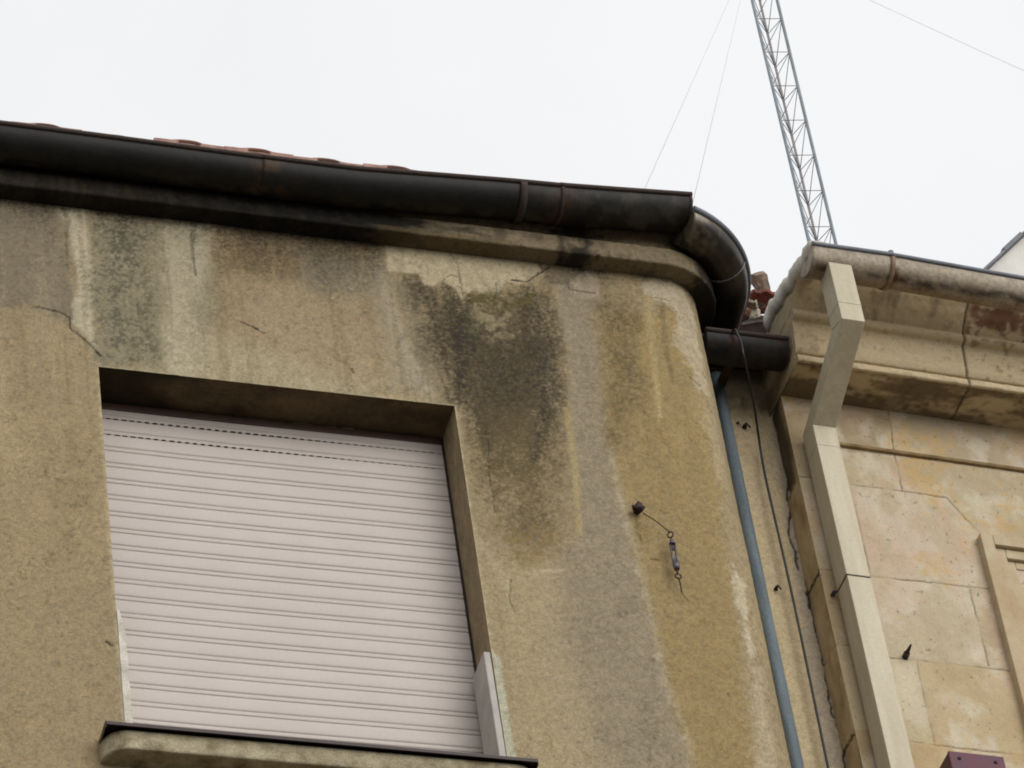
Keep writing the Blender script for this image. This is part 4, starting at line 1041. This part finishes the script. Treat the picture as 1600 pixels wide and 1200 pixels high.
chunk('stone_chunk', (1190, 512), .62, (.12, .06, .085), M['roof_gapdark'], 'large dark block added behind the rubble for the shade in the gap', 'rubble', 21, GR)  # added dark backing, stands in for shade deep in the gap
def curved_tile(name, pxc, y, L_, r, mat, label, rot, seed):
    b = MB(); n = 12; vs_ = []; rs = random.Random(seed)
    for e in (0, 1):
        for k in range(n + 1):
            a = math.pi * (.28 + .44 * k / n)
            jag = rs.uniform(-.008, .008) if e else rs.uniform(-.010, .010)
            for q in (r, r - .012): vs_.append((math.cos(a) * q, (L_ + jag) * e + (0 if e else jag), math.sin(a) * q - r * .75))
    m = (n + 1) * 2; fs = []
    for k in range(n):
        a = k * 2
        fs += [(a, a + 2, m + a + 2, m + a), (a + 1, m + a + 1, m + a + 3, a + 3), (a, a + 1, a + 3, a + 2), (m + a, m + a + 2, m + a + 3, m + a + 1)]
    fs += [(0, m, m + 1, 1), (2 * n, 2 * n + 1, m + 2 * n + 1, m + 2 * n)]
    b.add(vs_, fs); o = b.build(name, mat, None, .0015); o.location = at(pxc[0], pxc[1], y); o.rotation_euler = rot
    return tag(o, label, 'roof tile', GR)
curved_tile('broken_tile', (1190, 459), .42, .055, .078, M['redtile'], 'broken red clay roof tile lying under the grey stone', (math.radians(8), math.radians(10), math.radians(-12)), 4)
curved_tile('broken_tile', (1175, 472), .38, .03, .046, M['rubble2'], 'whitish lime-coated roof tile lying over the pale beige stone', (math.radians(6), math.radians(14), math.radians(10)), 6)

# ------------------------------------------------------------------ mast and its stays
YM = 12.4
ma = at(1282, 377, YM); mb_ = at(1197, 0, YM); mc = np.array([(ma[0] + mb_[0]) / 2, YM])
ZB0 = RT(-.1) + .45
mast = thing('lattice_mast', 'slender grey lattice radio mast rising behind the limestone building', 'mast', (mc[0], mc[1], ZB0))
FW = .205
legs = [(-FW / 2, 0), (FW / 2, 0), (.012, FW * .8)]
aM = math.radians(-10)
legs = [(x * math.cos(aM) - y * math.sin(aM), x * math.sin(aM) + y * math.cos(aM)) for x, y in legs]
HT = 19.0
for i, (x, y) in enumerate(legs):
    b = MB(); b.tube([(x, y, 0), (x, y, HT)], .0135 if i < 2 else .011, 8); b.build('mast_leg', M['steel'] if i < 2 else mat_plain('worn_red_paint', (.30, .275, .275), .6, .1, var=.2), mast)
PHT = .405; k = 0; z = .1
while z + PHT < HT:
    b = MB()
    for i in range(3):
        p = legs[i]; q = legs[(i + 1) % 3]
        b.tube([(*p, z), (*q, z)], .0032, 5); b.tube([(*p, z), (*q, z + PHT)] if i != 1 else [(*p, z + PHT), (*q, z)], .0036, 5)
        if i == 0: b.tube([(*legs[2], z), (*legs[0], z + PHT * .5)], .003, 5)
    b.build('bracing', M['steel'], mast); z += PHT
node = at(1177, -85, YM)
for tgt, y, lab in (((985, 345), 2.2, 'leftmost thin guy wire, rising from behind the straight eaves gutter'), ((1076, 345), 2.6, 'steeper thin guy wire rising just left of the gutter elbow'), ((2050, 306), 9.0, 'thin guy wire crossing the sky at the top right corner')):
    e = at(tgt[0], tgt[1], y); b = MB()
    if lab.endswith('corner'):
        m_ = (node + e) / 2 + np.array([0, 0, -.05]); pts = smooth_pts([node, m_, e], 10)
        e2 = np.array([e[0], e[1], 12.0])
    else: pts = [node, (node + e) / 2, e]
    b.tube([p - e for p in pts], .0014 if 'corner' not in lab else .0016, 6)
    o = b.build('guy_wire', M['wire']); o.location = e; tag(o, lab, 'wire', 'guy wires of the mast')
